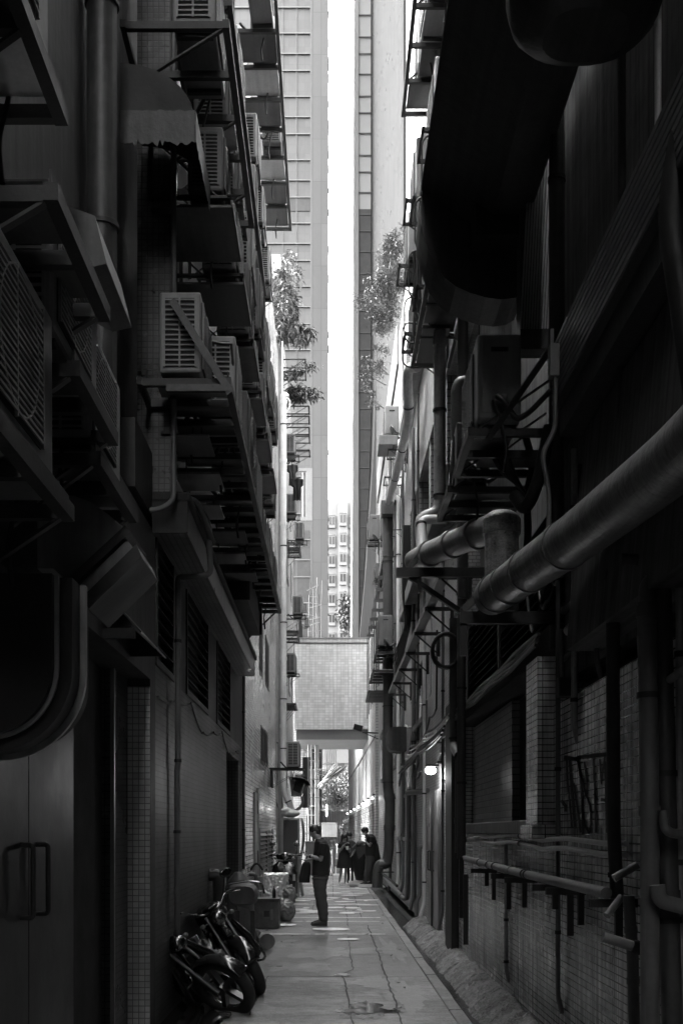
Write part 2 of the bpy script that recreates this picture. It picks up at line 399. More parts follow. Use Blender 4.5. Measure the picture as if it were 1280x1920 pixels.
MB().box(-9, 9, -30, -22.05, 0, 12).build('wall', 'grime_wall', RB)
# ---- second left block with white tiles
L2 = bldg('tiled_building', (-4, 24, 0), 'white tiled block at left with slit windows and a vent beside its door')
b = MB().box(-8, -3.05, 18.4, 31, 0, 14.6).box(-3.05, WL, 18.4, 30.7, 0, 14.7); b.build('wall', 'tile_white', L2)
MB().box(-1.9, -1.26, 30.72, 31.2, 0, 14.75).build('pilaster', 'concrete', L2)
MB().box(-1.4, -1.385, 30.4, 30.7, 0, 14.7).build('edge_trim', mat('trim_pale', .5, .5), L2)
def wpx(x, X=WL): return X * FP / (x - CX)
for x0, x1, ya, yb in ((486.5, 491.5, 1170, 1262), (497.5, 503, 1205, 1285), (489.5, 495, 1370, 1428), (496.5, 501, 1378, 1432)):
    y0, y1 = wpx(x0), wpx(x1); yc = (y0 + y1) / 2; z1 = EYE + (CY - ya) * yc / FP; z0 = EYE + (CY - yb) * yc / FP
    ww = MB().box(WL, WL + .012, y0 - .06, y1 + .06, z0 - .06, z1 + .06).build('slit_window', 'steel_mid', L2)
    MB().box(WL + .012, WL + .016, y0, y1, z0, z1).build('pane', 'recess', ww)
y0, y1 = wpx(475), wpx(480.5); dr = MB().box(WL, WL + .03, y0, y1, .1, 2.35).build('door', mat('door_tiled', .34, .35, 0, .2, .6, .2, tile=(.046, .2, .003, .4, 0)), L2, bevel=.004)
MB().box(WL + .031, WL + .05, y1 - .1, y1 - .02, 1.0, 1.25).build('lock', 'steel_dark', dr)
MB().box(WL + .031, WL + .04, y1 - .14, y1 - .05, 1.95, 2.2).build('door_plate', 'steel_dark', dr)
MB().box(WL, WL + .05, y1, y1 + .07, 0, 2.45).build('door_frame', 'galvanised', L2)
y0, y1 = wpx(483), wpx(507); z1, z0 = 1.62, .62
vg = MB().box(WL, WL + .02, y0, y1, z0, z1).build('vent', 'steel_dark', L2); v_ = MB(); ym = (y0 + y1) / 2
for a, c in ((y0, ym - .1), (ym + .1, y1)):
    for i in range(11):
        z = z0 + .05 + .088 * i; v_.add([(WL + .07, a, z - .02), (WL + .07, c, z - .02), (WL + .02, c, z + .035), (WL + .02, a, z + .035)], [(0, 1, 2, 3)])
v_.build('vent_blade', 'casing', vg, solid=.004)
MB().box(WL + .02, WL + .06, ym - .1, ym + .1, z0, z1).box(WL + .02, WL + .06, y0 - .1, y0, z0 - .05, z1 + .05).box(WL + .02, WL + .06, y1, y1 + .1, z0 - .05, z1 + .05).build('vent_frame', 'casing', vg)
# ---- third left block up to the footbridge
L3 = bldg('old_building', (-4, 38, 0), 'old mid-grey block left of the tiled bridge, hung with air conditioners')
MB().box(-8, WL, 31.25, 44.4, 0, 16.8).build('wall', 'tile_brick', L3)
MB().box(-4, -1.42, 33, 36, 16.81, 18.4).build('stair_tower', 'tile_white', L3)
for yy, z in ((33, 6.4), (36, 6.4), (39, 6.4), (42, 6.4), (34, 10), (37.5, 10), (41, 10), (33.5, 3.1), (37, 3.1), (41.5, 3.1)):
    wn = MB().box(WL, WL + .03, yy, yy + 1.3, z, z + 1.3).build('window', 'casing_dirty', L3); MB().box(WL + .03, WL + .034, yy + .08, yy + 1.22, z + .08, z + 1.22).build('pane', 'glass_dark', wn)
# balcony frame with a sheet at 563-585
# ---- tiled link bridge over the lane
BR = bldg('link_bridge', (0, 46, 5.3), 'small tiled link block bridging the lane between both sides')
MB().box(-1.35, 2.4, 44.6, 50, 5.65, 9.2).build('wall', 'tile_bridge', BR)
MB().box(-1.3, 2.35, 44.75, 50, 5.25, 5.648).build('soffit_beam', mat('pale_render', .16, .7, 0, .15, 1), BR)
MB().box(-1.36, 2.42, 44.58, 50.02, 9.0, 9.06).build('shadow_line', 'steel_mid', BR)
MB().box(-1.38, 2.44, 44.56, 50.04, 9.202, 9.25).build('coping', 'concrete', BR)
# ---- left tower
TL = bldg('tower', (-6, 76, 0), 'tall grey panelled tower rising left of the strip of sky')
D = 70.0
MB().box(-16, -1.05, D, 84, 0, 62).build('wall', mat('tower_panel', .065, .4, 0, .12, .3, .06, tile=(.5, .55, .014, .78, 0), bump=.1), TL)
MB().box(-1.05, -.07, D - .25, 84, 9.3, 62).build('corner_pier', mat('tower_pier', .06, .5, 0, .12, .3, .06, tile=(.49, 2.6, .02, .6, 0), bump=.1), TL)
tr = MB(); bl = MB(); z = 9.5; k = 0
for i in range(12):                                   # glazing rails: three bright rails per storey
    for dz in (0, 1.05, 2.3):
        if z + dz < 60: tr.box(-16, -1.06, D - .1, D - .003, z + dz, z + dz + .06)
    z += 3.9
tr.build('rail', mat('rail', .13, .4), TL)
for x in (-15, -12, -9, -7.6, -5.9, -4.15, -2.9, -2.05): bl.box(x, x + .07, D - .06, D - .002, 9.3, 60)
bl.box(-1.17, -1.06, D - .12, D - .001, 9.3, 61)
bl.build('mullion', 'pvc_dark', TL)
for z0, z1, x0 in ((39.9, 40.7, -3.6), (9.3, 20.2, -2.35)):
    MB().box(x0, -1.2, D - .05, D - .004, z0, z1).build('dark_glazing', mat('tower_dark', .04, .6, 0, .8, .5, bump=0), TL)
nb = MB()
for i in range(90):                                   # rough render edge of the pier
    z = random.uniform(10, 60); nb.box(-.075, -.075 + random.uniform(.02, .07), D - .2, D + .3, z, z + random.uniform(.05, .3))
nb.build('ragged_edge', 'concrete', TL)
MB().box(-16, -.47, D - 6, D + 8, 0, 9.28).build('podium', 'grime_wall', TL)
# ---- right tower
TR = bldg('tower', (6, 80, 0), 'tall pale tower right of the strip of sky, with a fluted flank')
flute = mat('flute', .05, .95, 0, .12, .4, .25, bump=.1, spec=.05); mat('flute_gap', .028, .9, 0, .1, .4, spec=.05)
fb = MB(); fw = MB(); y = 42.6; n = 0
while y < 75:                                          # vertical ribs of the flank facing the lane
    fb.add([(2.78, y, 0), (2.72, y + .09, 0), (2.72, y + .32, 0), (2.78, y + .42, 0), (2.78, y, 62), (2.72, y + .09, 62), (2.72, y + .32, 62), (2.78, y + .42, 62)],
           [(0, 1, 5, 4), (1, 2, 6, 5), (2, 3, 7, 6)]); y += .85
fw.box(2.78, 14, 42.5, 75, 0, 62); fw.build('wall', 'flute_gap', TR); fb.build('rib', flute, TR)
dt = MB(); y = 42.9
for i in range(37):
    for z in range(10, 60, 3):
        zz = z + random.uniform(0, 3)
        if random.random() < .4: continue
        dt.box(2.705, 2.722, y + .18, y + .22, zz, zz + .1)
    y += .85
dt.build('fixing', 'steel_mid', TR)
MB().box(1.93, 2.775, 74.9, 84, 0, 62).build('glass_strip', mat('tower_glass', .34, .4, 0, .12, .12, bump=0), TR)
MB().box(1.945, 2.77, 74.86, 74.897, 9, 42.7).build('dark_glass', mat('tower_glass_dark', .06, .5, 0, .6, .25, bump=0, spec=.3), TR)
mb_ = MB(); z = 10
while z < 61:
    for dz in (0, 1.1, 2.55): mb_.box(1.93, 2.775, 74.8, 74.855, z + dz, z + dz + .06)
    z += 3.9
mb_.build('mullion', 'steel_mid', TR)
MB().prism([(1.52, 0), (1.93, 0), (1.93, 62), (1.72, 62)], 'y', 74.5, 84).build('corner_pier', mat('pier_pale', .28, .5, 0, .12, .3, .3), TR)
# flared foot
MB().prism([(1.5, 0), (2.779, 0), (2.779, 30), (2.6, 24), (2.15, 17), (1.7, 12), (1.5, 9)], 'y', 66, 74.4).build('flared_base', flute, TR)
# ---- beige wall with lamps, beyond the bridge
Y0, Y1 = 39.0, 73.0
def xb(y): return 1.53 - .0103 * (y - 45)
BG = bldg('tiled_annex', (4, 56, 0), 'long low tiled annex at right under and beyond the bridge, lined with small lamps')
b = MB(); b.add([(xb(Y0), Y0, 0), (xb(Y1), Y1, 0), (6, Y1, 0), (6, Y0, 0), (xb(Y0), Y0, 9.0), (xb(Y1), Y1, 9.0), (6, Y1, 9.0), (6, Y0, 9.0)],
    [(3, 2, 1, 0), (4, 5, 6, 7), (0, 1, 5, 4), (1, 2, 6, 5), (2, 3, 7, 6), (3, 0, 4, 7)]); b.build('wall', mat('annex_tile', .5, .7, 0, .12, .3, .15, tile=(.3, .1, .012, .5, 0), bump=.2), BG)
def along(z0, z1, y0, y1, pr, name, m):
    c = MB(); vs = []
    for z in (z0, z1):
        for y in (y0, y1):
            for p in (.003, -pr): vs.append((xb(y) + p, y, z))
    c.add(vs, [(0, 2, 3, 1), (4, 5, 7, 6), (0, 1, 5, 4), (2, 6, 7, 3), (1, 3, 7, 5), (0, 4, 6, 2)]); return c.build(name, m, BG)
along(4.88, 4.94, Y0, Y1, .02, 'band', 'steel_mid')
for i, y in enumerate((46.5, 50, 54, 59, 65)): along(2.9, 4.88, y, y + .25, .012, 'dark_groove', 'steel_mid')
lou = MB()
for i in range(34):
    z = .35 + i * .068; 
    for ya, yb in ((40.2, 46), (46.4, 53), (53.5, 60), (60.6, 72)):
        lou.add([(xb(ya) - .05, ya, z), (xb(yb) - .05, yb, z), (xb(yb) - .003, yb, z + .05), (xb(ya) - .003, ya, z + .05)], [(0, 1, 2, 3)])
lou.build('louvre', 'annex_tile', BG, solid=.006)
# ---- near right block
WR = 1.68
R1 = bldg('glazed_tile_building', (4, 4, 0), 'dark soot-stained block at right, with glazed tile pier, graffiti wall and deep window')
b = MB().box(1.9, 7, -9, 14.2, 0, 14).box(1.9, 7, 14.21, 24.8, 0, 20.5).box(1.72, 1.9, -9, 8.3, 2.7, 14).box(1.73, 9, -22, 8.0, 14.01, 31).box(1.68, 7, -22, -9.01, 0, 14); b.build('upper_wall', 'stained_wall', R1)  # tall box above the near end: unseen, raised to cut skylight
MB().box(WR, 1.9, -9, 8.6, 0, 2.55).box(WR, 1.9, 14.3, 17.0, 0, 3.4).build('wall', 'tile_near', R1)
MB().box(WR, 1.9, 8.6, 14.3, 0, 1.58).build('wall', 'tile_near', R1)
MB().box(1.56, 1.9, 8.52, 9.0, 1.66, 2.92).build('pier', 'tile_near', R1)
MB().box(1.58, 1.9, 9.0, 13.9, 1.582, 1.7).build('sill', 'concrete', R1, bevel=.012)
MB().box(1.5, 1.8, 8.42, 8.95, 1.55, 1.655).build('broken_sill', 'tile_near', R1, bevel=.01)
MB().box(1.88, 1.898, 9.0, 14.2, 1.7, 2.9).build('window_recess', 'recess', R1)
MB().box(1.8, 1.879, 11.2, 14.2, 1.7, 2.9).build('back_wall', 'tile_brick', R1)
MB().box(1.6, 1.9, 8.3, 17, 2.93, 3.12).build('beam', 'concrete_dark', R1, bevel=.015)
wn = MB().box(1.86, 1.89, 8.9, 14.1, 3.13, 4.3).build('louvred_window', 'recess', R1)
v_ = MB()
for i in range(12):
    z = 3.2 + .085 * i; v_.add([(1.72, 8.9, z - .03), (1.72, 14.1, z - .03), (1.85, 14.1, z + .03), (1.85, 8.9, z + .03)], [(0, 1, 2, 3)])
v_.build('louvre', 'steel_mid', wn, solid=.006)
MB().box(1.7, 1.84, 14.0, 14.1, 3.125, 4.3).box(1.7, 1.84, 11.4, 11.5, 3.125, 4.3).build('window_frame', 'steel_mid', wn)
# ---- second right block
R2 = bldg('tiled_building', (4, 20, 0), 'grey tiled block at right with a steel door under a lit wall lamp')
b = MB().box(WR, 1.9, 17.0, 24.8, 0, 3.4).box(WR, 1.9, 14.3, 24.8, 3.4, 6.3).box(WR, 1.9, 14.3, 24.8, 8.2, 10.2).box(WR, 1.9, 14.3, 24.8, 12.2, 20.5)
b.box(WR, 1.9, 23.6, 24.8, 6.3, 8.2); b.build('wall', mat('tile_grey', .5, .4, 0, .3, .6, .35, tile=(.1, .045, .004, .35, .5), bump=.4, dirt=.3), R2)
MB().box(1.9, 5, 24.8, 27.4, 0, 13.6).box(WR, 1.9, 24.805, 27.4, 0, 13.6).build('wall', 'tile_grey', R2)
MB().box(1.88, 1.895, 14.3, 23.6, 6.3, 8.2).box(1.88, 1.895, 14.3, 24.8, 10.2, 12.2).build('window', 'glass_dark', R2)
for y in (16.4, 19, 21.4): MB().box(1.7, 1.87, y, y + .35, 6.3, 8.2).build('mullion', 'tile_far', R2)
for z in (6.0, 9.9): MB().box(1.46, WR - .002, 14.4, 23.8, z, z + .28).build('ledge', 'concrete', R2, bevel=.015)
MB().box(1.58, WR - .002, 14.7, 15.5, 0, 3.3).build('pier', 'grime_wall', R2, bevel=.01)
dr = MB().box(1.63, 1.678, 17.05, 18.75, .12, 2.25).build('door', mat('door_grey', .27, .35, .1, .25, 1, .3), R2, bevel=.006)
MB().box(1.6, 1.629, 17.88, 17.92, .12, 2.2).build('door_gap', 'steel_dark', dr)
for yy in (17.7, 18.1): MB().tube([(1.63, yy, 1.0), (1.57, yy, 1.0), (1.57, yy, 1.3), (1.63, yy, 1.3)], .012, 6, .02).build('handle', 'steel_dark', dr)
for y0, y1, z0, z1 in ((22.2, 24.4, 1.5, 3.1), (19.6, 21.6, 3.6, 4.7), (25.2, 27, 1.5, 3.2), (25.2, 27, 5, 6.5)):
    wn = MB().box(1.665, WR - .001, y0, y1, z0, z1).build('window', 'steel_mid', R2); MB().box(1.655, 1.664, y0 + .07, y1 - .07, z0 + .07, z1 - .07).build('pane', 'glass_dark', wn)
    MB().box(1.58, 1.654, y0 - .05, y1 + .05, z0 - .09, z0).build('sill', 'concrete', wn)
# ---- third right block
R3 = bldg('parapet_building', (4, 33, 0), 'lower pale tiled block at right with a bare parapet and bushes on its roof')
b = MB().box(WR, 7, 27.4, 38.9, 0, 12.9); b.build('wall', 'tile_brick', R3)
MB().box(WR - .05, WR + .3, 27.38, 38.95, 12.9, 13.9).build('parapet', mat('parapet_render', .13, .8, 0, .4, 1, .4), R3)
MB().box(WR - .12, WR + .05, 27.3, 38.9, 9.6, 9.9).build('ledge', 'concrete', R3)
MB().box(WR + .5, 5, 35, 38.5, 12.95, 16.3).build('roof_room', 'tile_white', R3)
for y in (28.2, 30.6, 33, 35.4):
    for z in (3.2, 6.6, 10.2):
        wn = MB().box(WR - .03, WR - .001, y, y + 1.5, z, z + 1.6).build('window', 'casing_dirty', R3); MB().box(WR - .034, WR - .0301, y + .08, y + 1.42, z + .08, z + 1.52).build('pane', 'glass_dark', wn)
# ---- distant apartment block
AP = bldg('apartment_building', (2, 166, 0), 'distant pale apartment block with bay windows, at the end of the lane')
pale = mat('apartment_paint', .17, .7, 0, .12, .1, .15)
b = MB().box(-8, 1.25, 160, 175, 0, 48.5); b.box(1.25, 2.6, 158.9, 175, 0, 48.1).box(2.6, 10, 160, 175, 0, 48.6); b.build('wall', pale, AP)
for k in range(17):
    z = 44.8 - 2.75 * k
    for x0, x1, y in ((-1.6, -.35, 160), (-.1, .85, 160), (1.45, 2.4, 158.9), (2.75, 3.5, 160)):
        wn = MB().box(x0, x1, y - .28, y, z - .35, z + 1.35).build('window', mat('bay_paint', .17, .7, 0, .1, .3), AP)
        MB().box(x0 + .08, x1 - .08, y - .31, y - .281, z + .1, z + 1.15).build('pane', mat('far_glass', .03, .2, 0, .5, .6, bump=0), wn)
        MB().box(x0 - .05, x1 + .05, y - .36, y - .281, z + 1.36, z + 1.5).build('hood', 'casing_dirty', wn)
        MB().box((x0 + x1) / 2 - .03, (x0 + x1) / 2 + .03, y - .34, y - .312, z + .1, z + 1.15).build('glazing_bar', 'bay_paint', wn)
b = MB()
for x in (-2.2, .1, 3.9): b.box(x, x + 1.4, 160.5, 162, 48.5, 49.6)
b.build('plant_room', pale, AP)
# ---- footbridge deck far down the lane
FB = root('footbridge', (.5, 110, 6), 'pale concrete footbridge deck crossing beyond the end of the lane', 'footbridge')
MB().box(-14, 14, 108, 112, 8.2, 9.6).build('deck', 'pale_render' if 'pale_render' in _M else 'concrete', FB)
MB().box(-14, 14, 107.9, 112.1, 9.9, 13).build('canopy', 'pale_render', FB)
for x in (-6, .9, 8): MB().box(x, x + .6, 109, 110, 0, 8.19).box(x, x + .3, 109, 109.4, 9.61, 9.89).build('column', 'concrete', FB)
for cx_, cy_, rx_, ry_ in ((.75, 11.2, .16, .7), (-.45, 13.6, .4, .5), (.1, 15.2, .5, .8), (-.75, 16.3, .35, .6), (.85, 15.5, .12, 1.3), (.5, 12.1, .22, .35), (-.3, 10.6, .25, .3), (-.95, 11.3, .3, .7), (.6, 18.6, .25, .5), (-.2, 20.8, .4, .5), (.0, 26, .5, .8), (-.6, 28, .3, .9), (.6, 24.5, .25, .9)):
    blot('damp_stain', mat('damp_concrete', .095, .36, 0, 1.2, 2.5, -.4, bump=.8, grain=.8), cx_, cy_, rx_, ry_, .0018, 1.0, cx_ * 5 + cy_)
# small litter and leaves on the lane
rl_ = random.Random(5); LN = ['first', 'second', 'third', 'fourth', 'fifth', 'sixth', 'seventh', 'eighth', 'ninth', 'tenth']
for i in range(20):
    x = rl_.choice([rl_.uniform(-1.25, -.6), rl_.uniform(.7, 1.02), rl_.uniform(-.6, .9)]); y = rl_.uniform(9.6, 22); a = rl_.uniform(0, 6); s_ = rl_.uniform(.015, .05)
    b = MB(); b.add([(x + s_ * math.cos(a + k * 1.57) * rl_.uniform(.5, 1), y + s_ * 1.6 * math.sin(a + k * 1.57), .006 + rl_.uniform(0, .02)) for k in range(4)], [(0, 1, 2, 3)])
    tag(b.build('paper_scrap', rl_.choice(['casing', 'timber', 'cloth_dark', 'rubber'])), '%s scrap of %s litter on the concrete lane' % (LN[i % 10], 'pale' if i < 10 else 'dull'), 'scrap', 'scraps lying on the lane')
# ================================================================ kit of repeated things
ORD = ['nearest', 'second', 'third', 'fourth', 'fifth', 'sixth', 'seventh', 'eighth', 'ninth', 'tenth']
def make_ac(l=.86, d=.31, h=.64, m='casing'):
    """outdoor unit, long face towards +x, coil grille on the -y end, service panel with grip on the +y end"""
    r = root('air_conditioner', (0, 0, 0), '', 'air conditioner', 'air conditioners on the alley walls')
    MB().box(-d / 2, d / 2, -l / 2, l / 2, .03, h).build('casing', m, r, bevel=.018)
    MB().box(d / 2, d / 2 + .004, -l / 2 + .05, l / 2 - .2, .08, h - .06).build('fan_recess', 'recess', r)
    g = MB(); n = 19
    for i in range(n):
        z = .1 + (h - .18) * i / (n - 1); g.bar((d / 2 + .014, -l / 2 + .05, z), (d / 2 + .014, l / 2 - .2, z), .006, .010)
    for y in (-l / 2 + .06, -.12, l / 2 - .21): g.bar((d / 2 + .012, y, .08), (d / 2 + .012, y, h - .06), .012, .012)
    if m == 'casing_dirty':
        for q in range(5): g.tube([(d / 2 + .02, -.08 + (.05 + .045 * q) * math.cos(t), h / 2 + .02 + (.05 + .045 * q) * math.sin(t)) for t in [2 * math.pi * i / 18 for i in range(18)]], .004, 4, closed=True)
    g.tube([(d / 2 + .012, -.08 + .24 * math.cos(t), h / 2 + .02 + .24 * math.sin(t)) for t in [2 * math.pi * i / 20 for i in range(20)]], .006, 5, closed=True)
    g.build('fan_grille', m, r)
    MB().box(-d / 2 + .03, d / 2 - .035, -l / 2 - .003, -l / 2, .07, h - .05).build('coil', 'recess', r)
    g = MB()
    for i in range(14):
        z = .085 + (h - .15) * i / 13; g.box(-d / 2 + .03, d / 2 - .035, -l / 2 - .012, -l / 2 - .004, z - .005, z + .006)
    for x in (-d / 2 + .03, -.01, d / 2 - .045): g.box(x, x + .014, -l / 2 - .017, -l / 2 - .0121, .07, h - .05)
    g.build('coil_grille', m, r)
    p = MB().box(-d / 2 + .03, d / 2 - .03, l / 2, l / 2 + .006, .08, h - .04).build('service_panel', m, r, bevel=.003)
    MB().box(-.06, .06, l / 2 + .0065, l / 2 + .012, h - .13, h - .1).build('grip', 'recess', r)
    MB().box(-.05, .05, l / 2 + .0065, l / 2 + .04, .14, .2).build('valve_cover', m, r, bevel=.008)
    MB().box(-d / 2 + .02, d / 2 - .02, -l / 2 + .1, -l / 2 + .14, 0, .03).box(-d / 2 + .02, d / 2 - .02, l / 2 - .14, l / 2 - .1, 0, .03).build('foot', 'steel_dark', r)
    MB().tube([(.02, l / 2 + .04, .18), (-.02, l / 2 + .1, .12), (-.1, l / 2 + .12, -.02), (-.2, l / 2 + .1, .05), (-.34, l / 2 + .08, .2)], .02, 7, .05).tube([(.05, l / 2 + .04, .15), (.0, l / 2 + .08, .0), (-.04, l / 2 + .06, -.2), (-.02, l / 2 + .05, -.36)], .011, 6, .05).build('pipe_bundle', 'cable', r)
    return r
AC = make_ac(); AC_USED = [False]
ACD = make_ac(.80, .29, .56, m='casing_dirty')
ACT = make_ac(.92, .34, .78, m='casing_dirty')
_k = [0]
def ac(x, y, z, side, label, sc=1, dirty=False):
    """side -1: unit hangs on the left wall and faces +x; side 1: on the right wall, turned to face -x"""
    _k[0] += 1; rj = random.Random(_k[0]); src = AC if not dirty else (ACT if rj.random() < .4 else ACD)
    o = dup(src, (x, y, z), label, (0 if side < 0 else math.pi) + (R(rj.uniform(-2.2, 2.2)) if y > 9 else 0), sc * (rj.uniform(.94, 1.05) if y > 9.2 else 1)); o.rotation_euler.x = R(rj.uniform(-1, 1)); return o
def make_bracket(depth=.62, drop=.42, up=False):
    """wall bracket reaching out along +x: arm, wall leg, slanting strut, for a pair .6 m apart"""
    r = root('wall_bracket', (0, 0, 0), '', 'bracket', 'steel brackets on the alley walls')
    for y in (-.3, .3):
        s_ = 1 if up else -1
        a = MB().angle((0, y, 0), (depth, y, 0), .04, .006).build('arm', 'steel_dark', r)
        MB().angle((.01, y, 0), (.01, y, s_ * drop), .035, .006).build('wall_leg', 'steel_dark', r)
        MB().bar((.01, y + .012, s_ * drop), (depth - .06, y + .012, 0), .03, .008).build('strut', 'steel_mid', r)
    MB().angle((depth - .02, -.36, .012), (depth - .02, .36, .012), .035, .005).build('rail', 'steel_dark', r)
    return r
BKD = make_bracket(); BKU = make_bracket(.62, .5, True); BKU['label'] = ''
def bracket(x, y, z, side, label, up=False, sc=1):
    o = dup(BKU if up else BKD, (x, y, z), label, 0 if side < 0 else math.pi, sc); o.scale = (sc, 1, min(sc, 1)); return o
def platform(x0, x1, y0, y1, z, label, side, n=None, panel=True, struts=True, m='steel_dark', drop=.5):
    """long angle-iron shelf: two long beams, cross beams, slanting struts below, loose sheets on top"""
    r = root('steel_rack', ((x0 + x1) / 2, y0, z), label, 'rack', 'angle iron racks carrying machines')
    n = n or max(2, int((y1 - y0) / .62) + 1); xo, xi = (x1, x0) if side < 0 else (x0, x1)
    MB().box(xo - .025, xo + .025, y0, y1, z - .05, z + .01).box(xo - .004, xo + .004, y0, y1, z + .01, z + .05).build('outer_beam', m, r)
    MB().box(xi - .02, xi + .02, y0, y1, z - .045, z + .01).build('inner_beam', m, r)
    for i in range(n):
        y = y0 + .03 + (y1 - y0 - .06) * i / (n - 1)
        MB().box(min(xi, xo) + .02, max(xi, xo) - .025, y - .022, y + .022, z - .05, z + .004).build('cross_beam', m, r)
        if struts and i % 2 == 0: MB().bar((xi, y, z - drop), (xo, y, z - .03), .035, .012).build('strut', m, r)
    if panel:
        for i in range(n - 1):
            if random.random() < .25: continue
            ya = y0 + .06 + (y1 - y0 - .06) * i / (n - 1); yb = y0 + (y1 - y0 - .06) * (i + 1) / (n - 1) - .03; ins = random.uniform(0.03, .16)
            MB().box(min(xi, xo) + ins, max(xi, xo) - .04, ya, yb, z + .006, z + .018).build('sheet', random.choice(['timber', 'steel_mid', 'galvanised']), r)
    return r
def pipe(name, pts, r, m, label, clamps=(), fil=None, cat='pipe', collars=(), n=14):
    o = root(name, pts[-1] if pts[-1][2] < pts[0][2] else pts[0], label, cat)
    MB().tube(pts, r, n, fil if fil is not None else r * 2.2).build('pipe_run', m, o)
    pts = [Vector(p) for p in pts]
    def at(t):
        L_ = [(b - a).length for a, b in zip(pts, pts[1:])]; s_ = t * sum(L_)
        for (a, b), l in zip(zip(pts, pts[1:]), L_):
            if s_ <= l + 1e-6: return a + (b - a).normalized() * s_, (b - a).normalized()
            s_ -= l
        return pts[-1], (pts[-1] - pts[-2]).normalized()
    for t in collars:
        p, d = at(t); MB().cyl(p - d * r * .55, p + d * r * .55, r * 1.14, n=n).build('socket', m, o)
    for t in clamps:
        p, d = at(t); MB().cyl(p - d * .014, p + d * .014, r * 1.1 + .004, n=n).build('clamp', 'steel_dark', o)
    return o
def cable(pts, r, label, m='cable', name='cable', sag=0):
    q = []
    pts = [Vector(p) for p in pts]
    for a, b in zip(pts, pts[1:]):
        for i in range(8):
            t = i / 8; q.append(a.lerp(b, t) + Vector((0, 0, -sag * 4 * t * (1 - t))))
    q.append(pts[-1])
    return tag(MB().tube(q, r, 6).build(name, m), label, 'cable', 'loose cables and hoses')
def leafmat(base): return mat('leaf_%d' % int(base * 1000), base, .5, 0, .7, 14, bump=0)
def bush(name, label, c, rad, n, ll, lw, base, stems, group=None, droop=.3, seed=1, cat='plant'):
    rnd = random.Random(seed); c = Vector(c); r = root(name, stems[0][0], label, cat, group)
    b = MB(); clumps = []
    for i in range(max(5, n // 60)):
        v = Vector([rnd.gauss(0, .45) for _ in range(3)]); clumps.append((Vector((c.x + v.x * rad[0], c.y + v.y * rad[1], c.z + v.z * rad[2])), rnd.uniform(.22, .42)))
    for i in range(n):
        cc, cr = rnd.choice(clumps); p = cc + Vector((rnd.gauss(0, .5) * rad[0] * cr, rnd.gauss(0, .5) * rad[1] * cr, rnd.gauss(0, .5) * rad[2] * cr))
        d = Vector((rnd.uniform(-1, 1), rnd.uniform(-1, 1), rnd.uniform(-.7, .5) - droop)).normalized(); s_ = d.cross(Vector((rnd.uniform(-.5, .5), rnd.uniform(-.5, .5), 1))).normalized()
        L_ = ll * rnd.uniform(.6, 1.25); w_ = lw * rnd.uniform(.7, 1.2); k = Vector((0, 0, -.18 * L_))
        b.add([p, p + d * L_ * .45 + s_ * w_, p + d * L_ + k, p + d * L_ * .45 - s_ * w_], [(0, 1, 2, 3)])
    b.build('foliage', leafmat(base), r)
    t = MB()
    for st in stems:
        t.tube(st, .02, 5, rs=[max(.006, .03 * (1 - i / len(st))) for i in range(len(st))])
    for cc, cr in clumps[:14]: t.tube([Vector(stems[0][-1]), (Vector(stems[0][-1]) + cc) / 2 + Vector((0, 0, .05)), cc], .009, 4)
    t.build('stem', 'timber', r)
    return r
# ================================================================ left wall: machines, racks, ducts
GAC = 'air conditioners on the alley walls'
def WX(px, X): return X * FP / (px - CX)
# --- close to the camera, upper left
platform(-1.7, -1.04, 2.9, 4.42, 4.40, 'slotted angle iron rack at the top left corner of the picture', -1, 4)
ac(-1.22, 3.8, 4.42, -1, 'pale ribbed air conditioner standing on the rack in the top left corner', dirty=True)
platform(-1.7, -.92, 3.75, 4.65, 3.74, 'dark rack roofing the big unit at the left edge', -1, 3)
ac(-1.20, 3.88, 2.90, -1, 'largest close air conditioner at the left edge, its slatted side filling the margin')
platform(-1.7, -1.0, 3.3, 4.35, 2.84, 'dark beams carrying the large close unit at the left edge', -1, 3)
ac(-1.20, 4.75, 3.50, -1, 'air conditioner just behind the large close unit, with a fine slatted face', .95)
platform(-1.65, -.99, 4.4, 5.2, 3.42, 'short rack under the second unit at left, with a timber block', -1, 3)
ac(-1.21, 5.5, 3.36, -1, 'rounded air conditioner, farthest of the three low units at the left edge', .85)
platform(-1.65, -1.03, 5.0, 5.95, 3.27, 'lowest short rack at left above the square duct mouth', -1, 3)
h = root('rain_hood', (-1.0, 5.1, 3.95), 'grey folded metal hood beside the big vertical duct at left', 'hood')
MB().prism([(-1.3, 4.3), (-.98, 4.18), (-.93, 3.98), (-1.02, 3.96), (-1.3, 4.1)], 'y', 4.75, 5.35).build('hood_sheet', 'duct_grey', h, bevel=.004)
# vertical duct
dv = pipe('vertical_duct', [(-1.5, 7.5, 3.5), (-1.5, 7.5, 14)], .1, 'duct_grey', 'thick vertical grey duct running up the left wall', collars=(.03,), clamps=(.2, .34, .6), cat='duct', n=20)
